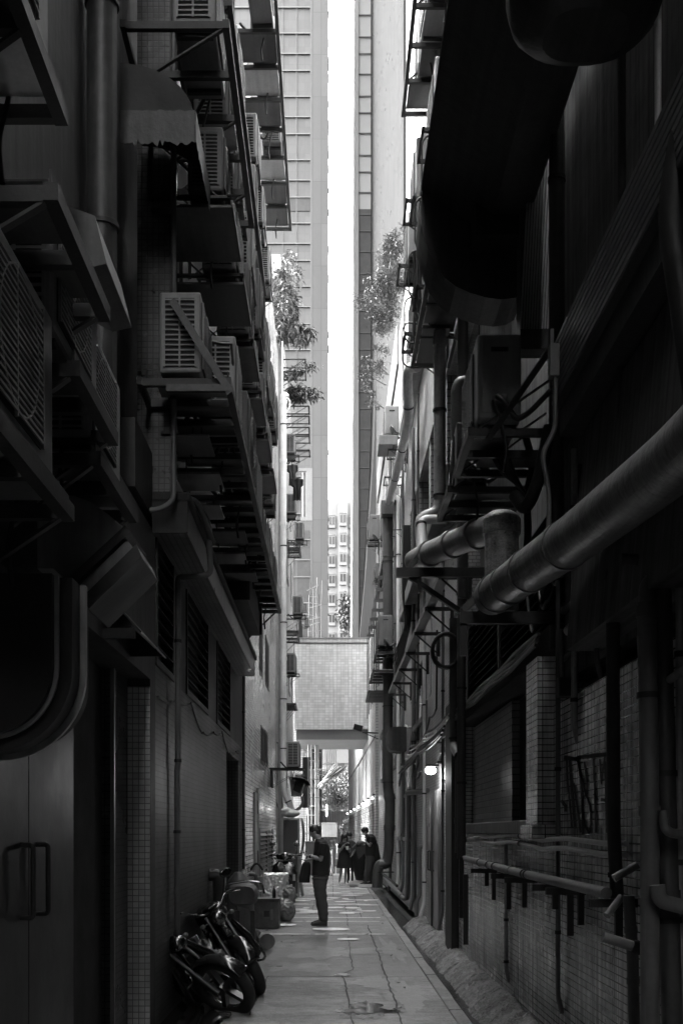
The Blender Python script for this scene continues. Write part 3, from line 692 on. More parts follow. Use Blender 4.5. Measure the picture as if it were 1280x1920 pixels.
# barrel canopy with ragged fringe
cn = root('barrel_awning', (-1.47, 8.3, 6.6), 'dark quarter round awning with a torn black fringe, high on the left wall', 'awning')
prof = [(-1.47 + .52 * math.sin(t), 6.62 + .40 * math.cos(t)) for t in [R(90) * i / 10 for i in range(11)]]
MB().prism([(-1.47, 6.62)] + prof, 'y', 8.0, 8.015).build('end_panel', mat('awning_grey', .03, .7, 0, .3, 3), cn)
MB().prism(prof + [(x * 1.0 - .006, z - .008) for x, z in prof[::-1]], 'y', 8.02, 8.95).build('awning_sheet', 'awning_grey', cn)
b = MB()
def fringe(p0, p1, n, lo):
    vs = []; fs = []
    for i in range(n + 1):
        q = Vector(p0).lerp(Vector(p1), i / n); dz = lo + .035 * noise.noise(Vector((i * .9, p0[1], 1))) + random.uniform(-.012, .012); vs += [q + Vector((0, 0, .06 + .02 * noise.noise(Vector((i * .4, 2, 2))))), q - Vector((0, 0, dz))]
    for i in range(n): fs.append((2 * i, 2 * i + 2, 2 * i + 3, 2 * i + 1))
    b.add(vs, fs)
fringe((-1.47, 7.99, 6.62), (-.945, 7.99, 6.62), 30, .17); fringe((-.94, 7.99, 6.62), (-.94, 8.95, 6.62), 30, .15)
b.build('fringe', 'canvas_black', cn, solid=.004)
# wall pipes
def PL(px, py, X): return P(px, py, WX(px, X))
pipe('drain_pipe', [(-1.215, 8.88, 15), (-1.215, 8.88, 4.19), (-1.33, 8.88, 4.12), (-1.5, 8.88, 4.12)], .022, 'pvc_grey', 'slim grey pipe running straight down the tiled column at left', clamps=(.3, .5, .7, .9), fil=.06)
a = [(-1.14, 9.9, 4.45), (-1.05, 9.95, 4.3), (-1.05, 9.95, 4.08), (-1.04, 10, 3.87), (-1.25, 10, 3.85), (-1.33, 10, 3.85), (-1.33, 10, 2.2), (-1.34, 10.02, 2.16), (-1.34, 10.02, .55)]
pipe('drain_pipe', a, .027, 'pvc_grey', 'grey pipe stepping round the ledge and down between the first two louvred windows', clamps=(.35, .6, .75), fil=.06)
pipe('drain_pipe', [(-1.6, 9.3, 4.33), (-1.2, 9.3, 4.36), (-1.1, 9.5, 4.36), (-1.02, 10, 4.15)], .025, 'pvc_grey', 'short bent pipe lying over the ledge of the left wall', fil=.06)
# square duct with flanged mouth pointing down
dm = root('square_duct', (-1.2, 5.4, 3.2), 'square grey duct elbow with dark flanged mouth pointing down at left', 'duct')
def pp(px, py, Y): v = P(px, py, Y); return (v.x, v.z)
yd = 5.45
MB().prism([pp(*q, yd) for q in ((60, 935), (108, 927), (140, 930), (172, 942), (202, 964), (236, 992), (128, 1092), (100, 1066), (60, 1066))], 'y', yd, yd + .42).build('elbow', 'duct_pale', dm)
def oblong(a, b_, c, d_): return [pp(*q, yd) for q in (a, b_, c, d_)]
MB().prism(oblong((236, 988), (247, 1000), (133, 1106), (122, 1094)), 'y', yd - .03, yd + .45).build('flange', 'steel_dark', dm, bevel=.004)
MB().prism(oblong((238, 1012), (252, 1030), (153, 1122), (137, 1108)), 'y', yd, yd + .42).build('neck', 'duct_pale', dm)
MB().prism(oblong((258, 1024), (268, 1048), (168, 1146), (150, 1130)), 'y', yd - .04, yd + .46).build('mouth', 'steel_dark', dm, bevel=.006)
# big oval duct at the left edge
do = root('oval_duct', (-1.4, 4.7, 2.2), 'huge dark duct with a rounded foot and doubled rim at the left edge', 'duct')
def orim(off, y):
    pts = [(-60, 1075), (97 + off, 1075), (97 + off, 1180)]
    for i in range(13):
        t = R(90) * i / 12; pts.append((-30 + (127 + off) * math.cos(t), 1250 + (128 + off) * math.sin(t)))
    pts.append((-60, 1378 + off)); return [pp(px, py, y) for px, py in pts]
MB().prism(orim(0, 4.6), 'y', 4.6, 5.3).build('shell', mat('duct_dark', .025, .6, .1, .4, 1, .2), do)
MB().prism(orim(8, 4.6), 'y', 4.64, 4.66).build('inner_rim', 'rim_metal', do)
MB().prism(orim(30, 4.6), 'y', 4.68, 4.82).build('flange', 'steel_dark', do)
MB().prism(orim(41, 4.6), 'y', 4.83, 4.86).build('outer_rim', 'rim_metal', do)
# small awning over the passage
aw = root('door_awning', (-1.3, 7.4, 2.85), 'thin folded awning over the dark passage door at left', 'awning')
MB().prism([(-1.52, 3.22), (-1.16, 2.83), (-1.155, 2.84), (-1.515, 3.235)], 'y', 7.0, 8.05).build('awning_sheet', 'duct_grey', aw)
MB().prism([(-1.5, 3.15), (-1.17, 2.84), (-1.5, 2.84)], 'y', 8.0, 8.02).build('end_panel', 'steel_dark', aw)
MB().box(-1.52, -1.2, 7.0, 7.05, 2.8, 2.86).build('bar', 'steel_dark', aw)
# --- long rack at 5 m with a row of units
platform(-1.42, -.76, 8.5, 17.4, 5.0, 'longest low rack on the left wall, seen from below with many cross beams', -1, 22, drop=.0, struts=False)
ac(-1.12, 8.97, 5.03, -1, 'grilled air conditioner on the near end of the low left rack')
for i, y in enumerate((9.68, 11.2, 12.5, 13.9, 15.2, 16.5)):
    ac(-.94, y + .1, 5.03, -1, '%s air conditioner of the row on the outer edge of the low left rack' % ORD[i], dirty=i % 2 == 1)
st = root('rack_strut', (-1.4, 8.5, 5.0), 'pale slanting strut in front of the two grilled units at left', 'strut')
MB().bar(P(322, 562, 8.45), P(432, 736, 8.45), .055, .012, up=(0, 1, 0)).build('flat_bar', 'steel_mid', st)
MB().bar(P(312, 728, 8.46), P(432, 728, 8.46), .04, .05).build('level_bar', 'steel_mid', st)
st = root('rack_strut', (-1.4, 17.3, 4.6), 'thin slanting stay below the far end of the low left rack', 'strut')
MB().bar((-1.35, 16.9, 4.35), (-.8, 17.3, 4.97), .02, .02).build('stay_bar', 'steel_dark', st)
MB().tube([(-1.2, 17.4, 4.95), (-1.17, 17.4, 4.7), (-1.25, 17.4, 4.6), (-1.25, 17.4, 4.45)], .03, 8).build('bent_pipe', 'steel_dark', st)
for i in range(9):                      # hardware hanging in the shade under the rack
    y = 9 + i * .95; x = random.uniform(-1.3, -1.05)
    t_ = root('drip_tray', (x, y, 4.7), ['shallow tray slung %s from the camera under the low left rack' % ORD[i]][0], 'tray', 'trays under the low left rack')
    MB().box(x - .18, x + .2, y, y + .5, 4.74, 4.76).build('tray_sheet', random.choice(['steel_mid', 'galvanised', 'timber']), t_)
    MB().bar((x - .1, y + .1, 4.76), (x - .1, y + .1, 4.95), .012, .012).bar((x + .1, y + .4, 4.76), (x + .1, y + .4, 4.95), .012, .012).build('hanger', 'steel_dark', t_)
pb = root('duct_box', (-1.15, 14.5, 4.3), 'dark box duct dropping from the rack to the ledge at left', 'duct')
MB().box(-1.38, -1.02, 14.2, 16.8, 4.51, 4.93).build('box_shell', 'duct_dark', pb); MB().box(-1.02, -.99, 14.2, 14.24, 4.51, 4.94).box(-1.02, -.99, 16.7, 16.8, 4.51, 4.94).build('angle_post', 'steel_mid', pb)
# --- second level: separate brackets with units
for i, y in enumerate((8.9, 10.15, 11.5, 12.85, 14.2, 15.6)):
    bracket(-1.4, y + .35, 6.58, -1, '%s stay bracket of the second level row on the left wall' % ORD[i], up=True)
    ac(-.98, y + .42, 6.62, -1, '%s air conditioner of the second level row on the left wall' % ORD[i], dirty=i % 2 == 0, sc=.95)
    t_ = root('drip_tray', (-1.1, y, 6.5), '%s wide tray below the second level units at left' % ORD[i], 'tray', 'trays below second level units')
    MB().box(-1.4, -.76, y, y + .85, 6.5, 6.52).box(-.77, -.755, y, y + .85, 6.5, 6.56).build('tray_sheet', 'steel_mid' if i % 2 else 'duct_grey', t_)
# --- third level rack
platform(-1.5, -.75, 8.25, 11.0, 7.5, 'third level rack high on the left wall over the stacked units', -1, 6)
for i, y in enumerate((8.8, 9.9)): ac(-1.0, y, 7.53, -1, ['window faced air conditioner on the near end of the third rack at upper left', 'second air conditioner on the third rack at upper left'][i], dirty=i == 1)
platform(-1.5, -.92, 10.5, 16.2, 9.3, 'fourth level rack on the left wall, running back to the tall one', -1, 10)
for i, y in enumerate((11, 12.2, 13.4, 14.7, 15.8)): ac(-1.1, y, 9.33, -1, '%s air conditioner of the row on the fourth rack at upper left' % ORD[i], dirty=i % 2 == 0)
for i, y in enumerate((10.2, 11.7, 13.2, 14.8, 16.4)): ac(-1.05, y, 7.9, -1, '%s air conditioner of the row between third and fourth rack at left' % ORD[i], dirty=i % 2 == 1, sc=1.05)
for i, y in enumerate((10.2, 11.7, 13.2, 14.8, 16.4)): bracket(-1.5, y, 7.87, -1, '%s bracket of the row between third and fourth rack at left' % ORD[i])
# --- top rack, 13.3 m
platform(-1.45, -.75, 14.2, 22, 13.3, 'topmost open rack at left, its cross beams standing against the tower', -1, 11, struts=False)
for i, y in enumerate((15, 16.2, 17.4, 18.6, 19.8, 21.1)): ac(-.98, y, 13.33, -1, '%s air conditioner seen from below on the topmost left rack' % ORD[i], sc=1.1, dirty=i % 2 == 0)
for i, y in enumerate((16.8, 18.5, 20.4)): ac(-1.2, y, 11.3, -1, '%s air conditioner tucked under the topmost left rack' % ORD[i]); bracket(-1.4, y, 11.27, -1, '%s bracket tucked under the topmost left rack' % ORD[i], sc=.6)
for i, y in enumerate((18.2, 19.9, 21.3)):
    for z in (9.2, 7.6):
        ac(-1.17, y + (z - 7.6) * .4, z, -1, '%s air conditioner of the %s row on the white tiled wall' % (ORD[i], 'upper' if z > 8 else 'lower'), dirty=True)
        bracket(-1.4, y + (z - 7.6) * .4, z - .03, -1, '%s bracket of the %s row on the white tiled wall' % (ORD[i], 'upper' if z > 8 else 'lower'), sc=.6)
for i, (x, y_) in enumerate(((501, 640), (505, 664), (508, 694))):
    Y = WX(x - 3, -1.4)
    Y = min(Y, 30); p = P(x, y_, Y); q = root('pipe_bracket', p, '%s small black bolt bracket on the sunlit tiled wall' % ['upper', 'middle', 'lower'][i], 'bracket', 'bolt brackets on the tiled wall')
    MB().box(-1.4, p.x + .03, Y - .03, Y + .03, p.z - .02, p.z + .02).box(p.x, p.x + .04, Y - .05, Y + .05, p.z - .06, p.z + .06).build('bolt_block', 'steel_dark', q)
# --- pipes on the white tiled block
pipe('drain_pipe', [P(457, 1262, 18.2), P(457, 1630, 18.2)], .024, 'pvc_dark', 'thin dark pipe down the near corner of the white tiled block', clamps=(.2, .5, .8))
wp = [P(538, 745, 29), P(531.5, 738, 29), P(531.5, 1470, 29), P(534, 1490, 29), P(546, 1515, 29), P(546, 1570, 29)]
pipe('drain_pipe', wp, .079, 'pvc_light', 'tall white drainpipe running down beside the pilaster at left of centre', clamps=(.08, .35, .52, .69, .8, .92), collars=(.03, .16, .3, .44, .6, .75), fil=.1)
pipe('vent_pipe', [P(529, 640, 29.3), P(529, 735, 29.3)], .02, 'pvc_light', 'thin pale vent pipe above the top of the white drainpipe')
pipe('vent_pipe', [P(534, 738, 29.2), P(543, 752, 29.2), P(543, 764, 29.2), P(535, 772, 29.2)], .025, 'pvc_light', 'small looped side pipe at the top of the white drainpipe', fil=.05)
pipe('drain_pipe', [P(514, 1395, 30.2), P(522, 1392, 30.2), P(522, 1425, 30.2), P(516, 1500, 30.2), P(524, 1520, 30.2)], .02, 'pvc_grey', 'thin bent grey pipe on the pilaster beside the white drainpipe', fil=.05)
pipe('standpipe', [(-1.4, 19.9, .86), (-1.28, 19.9, .86), (-1.28, 19.9, .3)], .035, 'pvc_dark', 'short bent standpipe beside the vent of the tiled block', fil=.08)
pipe('standpipe', [(-1.4, 13.3, 1.1), (-1.29, 13.3, 1.1), (-1.29, 13.3, .0)], .075, 'pvc_dark', 'thick bent standpipe behind the leaning motorcycles', fil=.14)
# --- third block: brackets, units, washing
LBL = ['topmost', 'second from the top', 'third from the top', 'fourth from the top', 'lowest']
for i, py in enumerate((770, 782, 796, 806, 826)):
    Y = 33.5; p = P(548, py, Y); bracket(-1.4, Y + i * .3, p.z, -1, '%s of the bare brackets under the left plants' % LBL[i], sc=1.3)
for i, py in enumerate((683, 706)): bracket(-1.4, 33.2, P(0, py, 33.2).z, -1, ['upper', 'lower'][i] + ' bare bracket among the left hanging plants', sc=1.15)
for i, (px, py, Y, l) in enumerate(((544, 850, 34, 'small air conditioner beside the white drainpipe, just below the bare brackets'), (545, 962, 34, 'air conditioner beside the white drainpipe, below the hanging shirt'),
        (561, 1011, 38, 'pale air conditioner with round fan standing out at left above a deep rack'), (557, 1152, 34.5, 'air conditioner with square grille beside the bamboo poles at left'),
        (545, 1262, 34, 'air conditioner on a slanting bracket left of the tiled bridge'), (549, 1440, 26.5, 'large air conditioner at head height of the bridge underside, left'))):
    p = P(px, py, Y); ac(p.x, Y + .43, p.z, -1, l, sc=.95 if Y > 27 else 1.0); bracket(-1.4, Y + .43, p.z - .03, -1, 'bracket below the ' + ' '.join(l.split()[:9]), sc=(p.x + .25 + 1.4) / .62)
for i, (px, py, Y) in enumerate(((572.5, 1152, 44), (575, 1177, 43.5))):
    p = P(px, py, Y); ac(p.x, Y, p.z, -1, ['upper', 'lower'][i] + ' tiny white air conditioner behind the bamboo poles', sc=.62)
platform(-1.4, -.98, 37.2, 39.2, P(0, 1028, 38).z, 'deep dark rack under the pale round fanned unit', -1, 4); platform(-1.4, -.95, 34, 36, P(0, 1188, 34.5).z, 'deep dark rack beside the base of the bamboo poles', -1, 4)
platform(-1.4, -1.0, 33.6, 35.2, P(0, 1322, 34).z, 'small slatted rack left of the tiled bridge', -1, 6)
def cloth(name, label, px0, px1, py0, py1, Y, m, shirt=False):
    a, b_ = P(px0, py0, Y), P(px1, py1, Y); r = root(name, ((a.x + b_.x) / 2, Y, b_.z), label, 'clothing' if shirt else 'sheet')
    q = MB(); W = b_.x - a.x; H = a.z - b_.z
    def fn(s, u, v):
        x = a.x + W * u; z = b_.z + H * v
        if shirt: k = 1 if v > .68 else .62; x = (a.x + b_.x) / 2 + (u - .5) * W * k; z -= .12 * H * abs(u - .5) * (v > .6)
        return (x, Y + s * .015 + .03 * math.sin(u * 14 + v * 3) + .02 * math.sin(v * 9), z)
    q.sheet(14, 14, lambda u, v: fn(0, u, v)); q.build('fabric', m, r, solid=.01)
    MB().tube([((a.x + b_.x) / 2, Y, a.z + .12), ((a.x + b_.x) / 2, Y, a.z - .02), (a.x, Y, a.z - .1)], .006, 5).build('hanger', 'steel_dark', r); return r
cloth('shirt', 'black t-shirt hung out to dry beside the white drainpipe', 545, 568, 896, 938, 33, 'cloth_black', True)
cloth('jacket', 'dark sheeny jacket on a hanger above the black t-shirt', 538, 558, 870, 910, 33.4, 'cloth_dark', True)
bf = root('balcony_frame', P(573, 970, 60), 'white balcony frame holding a hanging sheet in front of the left tower', 'frame')
a_, b_ = P(560, 884, 60), P(585, 970, 60)
MB().box(a_.x, b_.x, 59.9, 60, a_.z, a_.z + .15).box(b_.x - .3, b_.x, 59.9, 60, b_.z, a_.z).box(a_.x, b_.x, 59.9, 60, b_.z - .2, b_.z).build('frame_bar', 'rail', bf)
MB().sheet(12, 10, lambda u, v: (a_.x + .6 * u + .1, 60.2 + .06 * math.sin(u * 20), b_.z + (a_.z - b_.z) * v)).build('curtain', 'pvc_grey', bf)
MB().box(-3, a_.x - .02, 60.3, 69.5, 0, 14).build('back_block', 'grime_wall', bf)
# bamboo poles beyond the third block
bp = root('bamboo_scaffold', P(590, 1196, 48), 'bundle of thin bamboo poles and rods standing above the bridge at left', 'scaffold')
for i in range(9):
    x = 578 + i * 3; MB().cyl(P(x, 1196, 47.2), P(x + random.uniform(-2, 2), 1196 - random.uniform(60, 120), 47.2), .018, n=6).build('pole', random.choice(['pvc_grey', 'timber', 'steel_dark']), bp)
for i in range(8):
    y_ = 1185 - i * 11; MB().cyl(P(572 + random.uniform(0, 8), y_, 47.1), P(600 + random.uniform(-6, 6), y_ - random.uniform(-8, 14), 47.1), .014, n=6).build('pole', random.choice(['pvc_grey', 'timber']), bp)
# plants on the left roofs
LF = .1
bush('shrub', 'largest hanging shrub with long leaves on top of the left tiled block', P(531, 558, 31), (.5, .6, .85), 1900, .22, .032, LF, [[P(524, 660, 31), P(527, 600, 31), P(530, 560, 31)]], 'plants sprouting on the roofs', seed=3)
bush('shrub', 'lower half of the rooftop greenery at left, beside the thin vent pipe', P(526, 616, 30.6), (.38, .5, .42), 900, .2, .03, LF, [[P(518, 660, 30.6), P(524, 630, 30.6), P(527, 612, 30.6)]], 'plants sprouting on the roofs', seed=4)
bush('shrub', 'spray of drooping long leaves reaching right in front of the left tower', P(565, 622, 31), (.38, .3, .3), 260, .34, .04, .06, [[P(535, 640, 31), P(550, 622, 31), P(566, 612, 31)]], 'plants sprouting on the roofs', droop=.8, seed=5)
bush('shrub', 'thin creeper beside the bare brackets on the left', P(552, 695, 33), (.6, .3, .32), 300, .15, .025, LF, [[P(537, 700, 33), P(548, 690, 33), P(570, 678, 33)]], 'plants sprouting on the roofs', seed=6)
bush('shrub', 'bushy creeper above the stacked bare brackets on the left', P(556, 738, 33), (.65, .4, .42), 900, .17, .03, LF, [[P(537, 760, 33), P(548, 745, 33), P(568, 730, 33)]], 'plants sprouting on the roofs', seed=7)
# ================================================================ right wall
# --- black duct hanging at upper right
bd = root('black_duct', (1.2, 9, 6.2), 'huge black duct with a slanting lower end at upper right', 'duct')
Y = 9.3
MB().prism([pp(*q, Y) for q in ((789, 372), (788, 396), (790, 420), (795, 446), (803, 470), (815, 496), (832, 519), (854, 536), (880, 548), (910, 557), (940, 561), (965, 558), (982, 548), (985, 100), (985, -200), (882, -200))], 'y', Y, Y + .5).build('duct_end', 'canvas_black', bd)
MB().prism([(.75, 6.86), (1.3, 6.5), (1.6, 6.5), (1.6, 7.0), (.75, 6.9)], 'y', 2.5, Y - .002).build('duct_run', 'canvas_black', bd, bevel=.02)
MB().box(1.16, 1.6, Y - .3, Y - .01, 6.34, 6.6).build('collar', 'steel_dark', bd)
# drum above, near
dmn = root('fan_drum', (1.15, 5.4, 5.05), 'round bottomed black fan housing at the top right of the picture', 'fan housing')
MB().loft([((1.24, 5.5, 5.46 + dz), (.37 * k, 0, 0), (0, .35 * k, 0)) for dz, k in ((0, .55), (.04, .8), (.1, .95), (.2, 1.02), (.9, 1.02))], 28, 2.4).build('drum', 'canvas_black', dmn)
MB().tube([(1.24 + .385 * math.cos(t), 5.5 + .365 * math.sin(t), 5.8) for t in [2 * math.pi * i / 28 for i in range(28)]], .012, 6, closed=True).build('rim', 'steel_mid', dmn)
# vertical pipes upper right
pipe('wall_pipe', [(1.62, 6.3, 3.5), (1.62, 6.3, 8)], .025, 'pvc_dark', 'thin vertical pipe behind the sloping ribbed awning at right', clamps=(.3,))
pipe('wall_pipe', [(1.62, 5.6, 4.6), (1.62, 5.6, 8)], .017, 'pvc_light', 'slim pale pipe at the far upper right with a dark joint', clamps=(.12,))
pipe('wall_pipe', [(1.6, 8.0, 3.4), (1.6, 8.0, 9)], .055, 'duct_grey', 'vertical dark pipe beside the soot streaked wall at upper right', clamps=(.5,))
pipe('hose', [(1.55, 4.7, 3.2), (1.42, 4.75, 4.2), (1.5, 4.8, 4.6), (1.62, 4.8, 4.75), (1.8, 4.8, 4.8)], .055, 'rubber', 'thick black hose bending up along the right edge', fil=.15)
cr = root('ribbed_duct', (1.55, 9, 5.5), 'ribbed shiny panel beside the black duct at upper right', 'duct')
b = MB()
for i in range(13):
    x = 1.50 + i * .021; b.bar((x, 8.9, 5.55), (x + .10, 8.75, 7.9), .012, .02)
b.build('rib', 'galvanised', cr); MB().box(1.5, 1.86, 8.92, 9.1, 5.4, 8.4).build('panel', 'duct_grey', cr)
# sloping ribbed awning fascia
ra = root('ribbed_awning', (1.6, 5, 4.2), 'long ribbed awning edge running back along the upper right wall', 'awning')
b = MB()
for i in range(9): b.box(1.44, 1.452, 3.6, 7.35, 4.36 + i * .043, 4.36 + i * .043 + .030)
b.build('rib', 'pvc_grey', ra); MB().box(1.453, 1.72, 3.6, 7.35, 4.35, 4.75).build('box', 'pvc_dark', ra)
MB().box(1.5, 1.72, 3.6, 7.4, 4.18, 4.345).build('under_rail', 'canvas_black', ra)
MB().prism([(1.5, 2.75), (1.72, 2.75), (1.72, 4.15), (1.62, 4.15)], 'y', 3, 7.2).build('canopy_sheet', 'stained_wall', ra)
# --- units on the right
ac(1.20, 8.44, 4.48, 1, 'air conditioner with a plain end panel on the right, under the black duct')
platform(1.0, 1.7, 7.98, 8.95, 4.44, 'rack under the closer plain ended unit on the right wall', 1, 3, drop=-.45)
ac(1.27, 10.34, 4.64, 1, 'air conditioner behind the plain ended one on the right wall, lower in view', dirty=True)
platform(1.05, 1.7, 9.85, 10.8, 4.60, 'rack under the farther unit on the right wall, above the round pipes', 1, 3, drop=-.45)
sw = root('switch_box', (1.38, 7, 4.45), 'small pale switch box on a conduit beside the plain ended unit', 'switch box')
MB().box(1.36, 1.42, 7.0, 7.08, 4.42, 4.62).build('box', 'casing', sw, bevel=.004); MB().box(1.37, 1.39, 7.03, 7.05, 4.62, 4.72).build('antenna', 'casing', sw)
MB().tube([(1.4, 7.04, 4.42), (1.4, 7.04, 4.1), (1.32, 7.04, 3.95), (1.36, 7.04, 3.7), (1.36, 7.04, 3.2)], .016, 8, .05).build('conduit', 'pvc_grey', sw)
MB().bar((1.05, 7.5, 4.2), (1.38, 7.1, 4.62), .05, .01).build('arm', 'steel_mid', sw)
# upper rack on the right, against the sky
platform(1.0, 1.62, 12.0, 15.4, 11.35, 'topmost rack on the right, its punched rail against the pale tower', 1, 6, drop=-.5)
for i, y in enumerate((12.5, 13.7, 14.9)): ac(1.3, y, 11.38, 1, '%s air conditioner on the topmost right rack' % ORD[i])
for i, (y, z) in enumerate(((13.2, 9.6), (14.6, 9.6), (12.6, 8.2), (14.0, 8.2), (16.2, 8.6), (17.5, 10.2), (15.9, 10.3))):
    ac(1.36, y, z, 1, 'pale ribbed air conditioner %s of the cluster beside the black duct' % ORD[i], sc=1.15); bracket(1.68, y, z - .03, 1, 'bracket %s of the cluster beside the black duct' % ORD[i])
rk = platform(1.12, 1.6, 11.6, 15.3, 7.9, 'tray rack with hoops over the round elbow pipe at right', 1, 5, m='steel_dark', struts=False)
for i in range(3): MB().box(1.16, 1.5, 11.7 + i * 1.2, 12.75 + i * 1.2, 7.86, 7.9).build('tray', 'steel_mid', rk)
for i, (y, z) in enumerate(((12.0, 8.7), (13.0, 8.6), (14.0, 8.5), (14.8, 8.3), (15.2, 8.15))):
    p = Vector((1.04, y, z)); MB().tube([p + Vector((.18, 0, .25)), p + Vector((0, 0, .28)), p + Vector((-.06, 0, .2)), p + Vector((-.06, 0, -.25)), p + Vector((0, 0, -.32)), p + Vector((.15, 0, -.32))], .011, 6, .06).build('hoop', 'steel_dark', rk)
for i in range(10):
    y = 11.8 + i * .36; MB().tube([(1.1 + .05 * (i % 3), y, 8), (1.08 + .06 * (i % 2), y + .05, 8.5), (1.12 + .04 * (i % 3), y, 9.3)], .022, 7).build('hose', 'cable', rk)
# --- round pipes
pipe('drain_pipe', [(1.38, 14.2, 12), (1.38, 14.2, 5.62), (1.13, 14.2, 5.52), (1.15, 14.0, 5.1)], .075, 'pvc_pale', 'thick grey vertical drainpipe on the right wall, ending in a white elbow', clamps=(.72, .87), collars=(.6,), fil=.1)
pipe('elbow_pipe', [P(836, 974, 13.6), P(789, 974, 13.6), P(791, 1030, 13.4), P(782, 1062, 13.2)], .055, 'pvc_light', 'white pvc elbow joining the thick sloping pipe on the right', clamps=(.35,), fil=.1)
pipe('drain_pipe', [(1.48, 12.6, 9), (1.48, 12.6, 5.9), (1.48, 12.6, 4.2)], .06, 'pvc_dark', 'dark drainpipe just right of the thick grey one', clamps=(.5, .7))
pipe('drain_pipe', [P(895, 715, 11.3), P(862, 715, 11.3), P(855, 730, 11.3), P(855, 900, 11.3)], .055, 'pvc_dark', 'short dark pipe bending out of the wall beside the right hand units', fil=.08)
pipe('sloping_pipe', [P(777, 1052, 13.2), P(800, 1040, 12.4), P(936, 985, 9.45)], .125, 'pvc_pale', 'mid grey sloping pipe leading to the capped upright on the right', collars=(.25, .55, .8), fil=.05, n=18)
up = root('capped_pipe', P(940, 1100, 9.2), 'stained thick upright pipe with a domed cap at right', 'pipe')
a_, b_ = P(940, 985, 9.2), P(940, 1150, 9.2)
MB().cyl(a_, b_, .138, n=24).build('barrel', mat('stained_pvc', .7, .38, .1, 1.0, 7, .5, bump=.6, dirt=.3, grain=.5), up); MB().cyl(P(940, 1002, 9.2), P(940, 975, 9.2), .155, n=24).build('collar', 'stained_pvc', up)
MB().ell(P(940, 977, 9.2), .15, .15, .09, 24, 10).build('cap', 'stained_pvc', up); MB().cyl(P(940, 968, 9.2), P(940, 955, 9.2), .075, n=18).build('stub', 'pvc_grey', up)
bpz = [P(1480, 650, 3.6), P(1290, 845, 4.7), P(1085, 1005, 6.3), P(922, 1118, 8.45)]
bgp = root('great_pipe', bpz[-1], 'great pale pipe sloping down across the right side of the picture', 'pipe')
MB().tube([Vector(p) for p in bpz], .14, 28, .4).build('pipe_run', mat('great_pvc', .26, .4, 0, .8, 2.5, .5, dirt=.45, bump=.5), bgp)
for t in (.12, .5, .74, .93):
    a_, b_ = Vector(bpz[2]), Vector(bpz[3]); p = a_.lerp(b_, t); d = (b_ - a_).normalized(); MB().cyl(p - d * .03, p + d * .03, .148, n=28).build('socket', 'great_pvc', bgp)
pipe('hose', [P(985, 820, 8.9), P(1000, 870, 8.9), P(985, 930, 8.9), P(990, 985, 9.0), P(985, 1060, 9.2)], .03, 'rubber', 'black hose looping from the right units down to the capped pipe', fil=.1)
pipe('hose', [P(1030, 800, 7.8), P(1010, 900, 7.8), P(985, 960, 7.9), P(965, 930, 8.1)], .045, 'rubber', 'thick black hose beside the great pipe under the switch box', fil=.12)
for i in range(5): cable([P(920 + 8 * i, 850, 8.5), P(965 + 6 * i, 900 + 7 * i, 8.6), P(985 + 4 * i, 930, 8.8)], .012, '%s of the thin cables tangled below the plain ended unit' % ORD[i], sag=.05)
# --- bracket frames
f1 = root('bracket_frame', (1.7, 8.6, 3.2), 'heavy steel frame under the end of the great pipe', 'frame')
MB().bar(P(862, 1159, 8.6), P(1118, 1159, 8.6), .06, .09).build('cross_beam', 'steel_dark', f1); MB().bar(P(866, 1146, 8.75), P(1135, 898, 8.75), .05, .12, up=(0, 1, 0)).build('brace', 'steel_mid', f1)
MB().bar(P(1070, 1160, 8.55), P(1070, 1310, 8.55), .08, .09).build('post', 'steel_dark', f1); MB().bar(P(868, 1160, 8.62), P(868, 1230, 8.62), .05, .05).build('stub', 'steel_dark', f1)
f2 = root('bracket_frame', (1.6, 12, 4.3), 'steel frame with crossed braces under the sloping grey pipe', 'frame')
MB().bar(P(743, 1074, 12.3), P(925, 1074, 12.3), .07, .1).build('cross_beam', 'steel_dark', f2); MB().bar(P(764, 1066, 12.35), P(884, 945, 12.35), .05, .1, up=(0, 1, 0)).build('brace', 'steel_mid', f2)
MB().bar(P(768, 1082, 12.35), P(882, 1160, 12.35), .05, .08, up=(0, 1, 0)).build('brace', 'steel_dark', f2); MB().bar(P(786, 1080, 12.3), P(786, 1112, 12.3), .04, .03).build('stub', 'steel_dark', f2)
MB().bar(P(1000, 1080, 11.5), P(885, 1160, 11.5), .06, .09, up=(0, 1, 0)).build('brace', 'steel_dark', f2)
# --- vertical pipes of the foreground
pipe('soil_pipe', [(1.5, 12.9, 5.6), (1.5, 12.9, 1.42), (1.5, 12.9, 1.3)], .05, 'pvc_dark', 'dark soil pipe left of the deep window at right', clamps=(.3, .55, .8), collars=(.95,), n=16)
pipe('soil_pipe', [P(1148, 1068, 6.25), P(1150, 1560, 6.25), P(1157, 1690, 6.25)], .038, 'pvc_dark', 'black upright pipe standing in front of the graffiti wall', clamps=(.92,), collars=(.02,))
pipe('soil_pipe', [P(1212, 1130, 5.3), P(1218, 1560, 5.3), P(1218, 2000, 5.3)], .045, mat('pvc_mid', .13, .45, 0, .35, 3, .2), 'tall grey pipe, left one of the pair at the right edge', collars=(.02, .45), clamps=(.2,))
pipe('soil_pipe', [P(1238, 1090, 5.4), P(1252, 1660, 5.35), P(1262, 2000, 5.35)], .05, 'pvc_dark', 'tall dark pipe, right one of the pair at the right edge', collars=(.65,), clamps=(.4, .7))
pipe('branch_pipe', [P(1165, 1050, 5.6), P(1300, 1050, 5.6)], .03, 'pvc_dark', 'level dark branch pipe under the great pipe at the right edge', collars=(.03,))
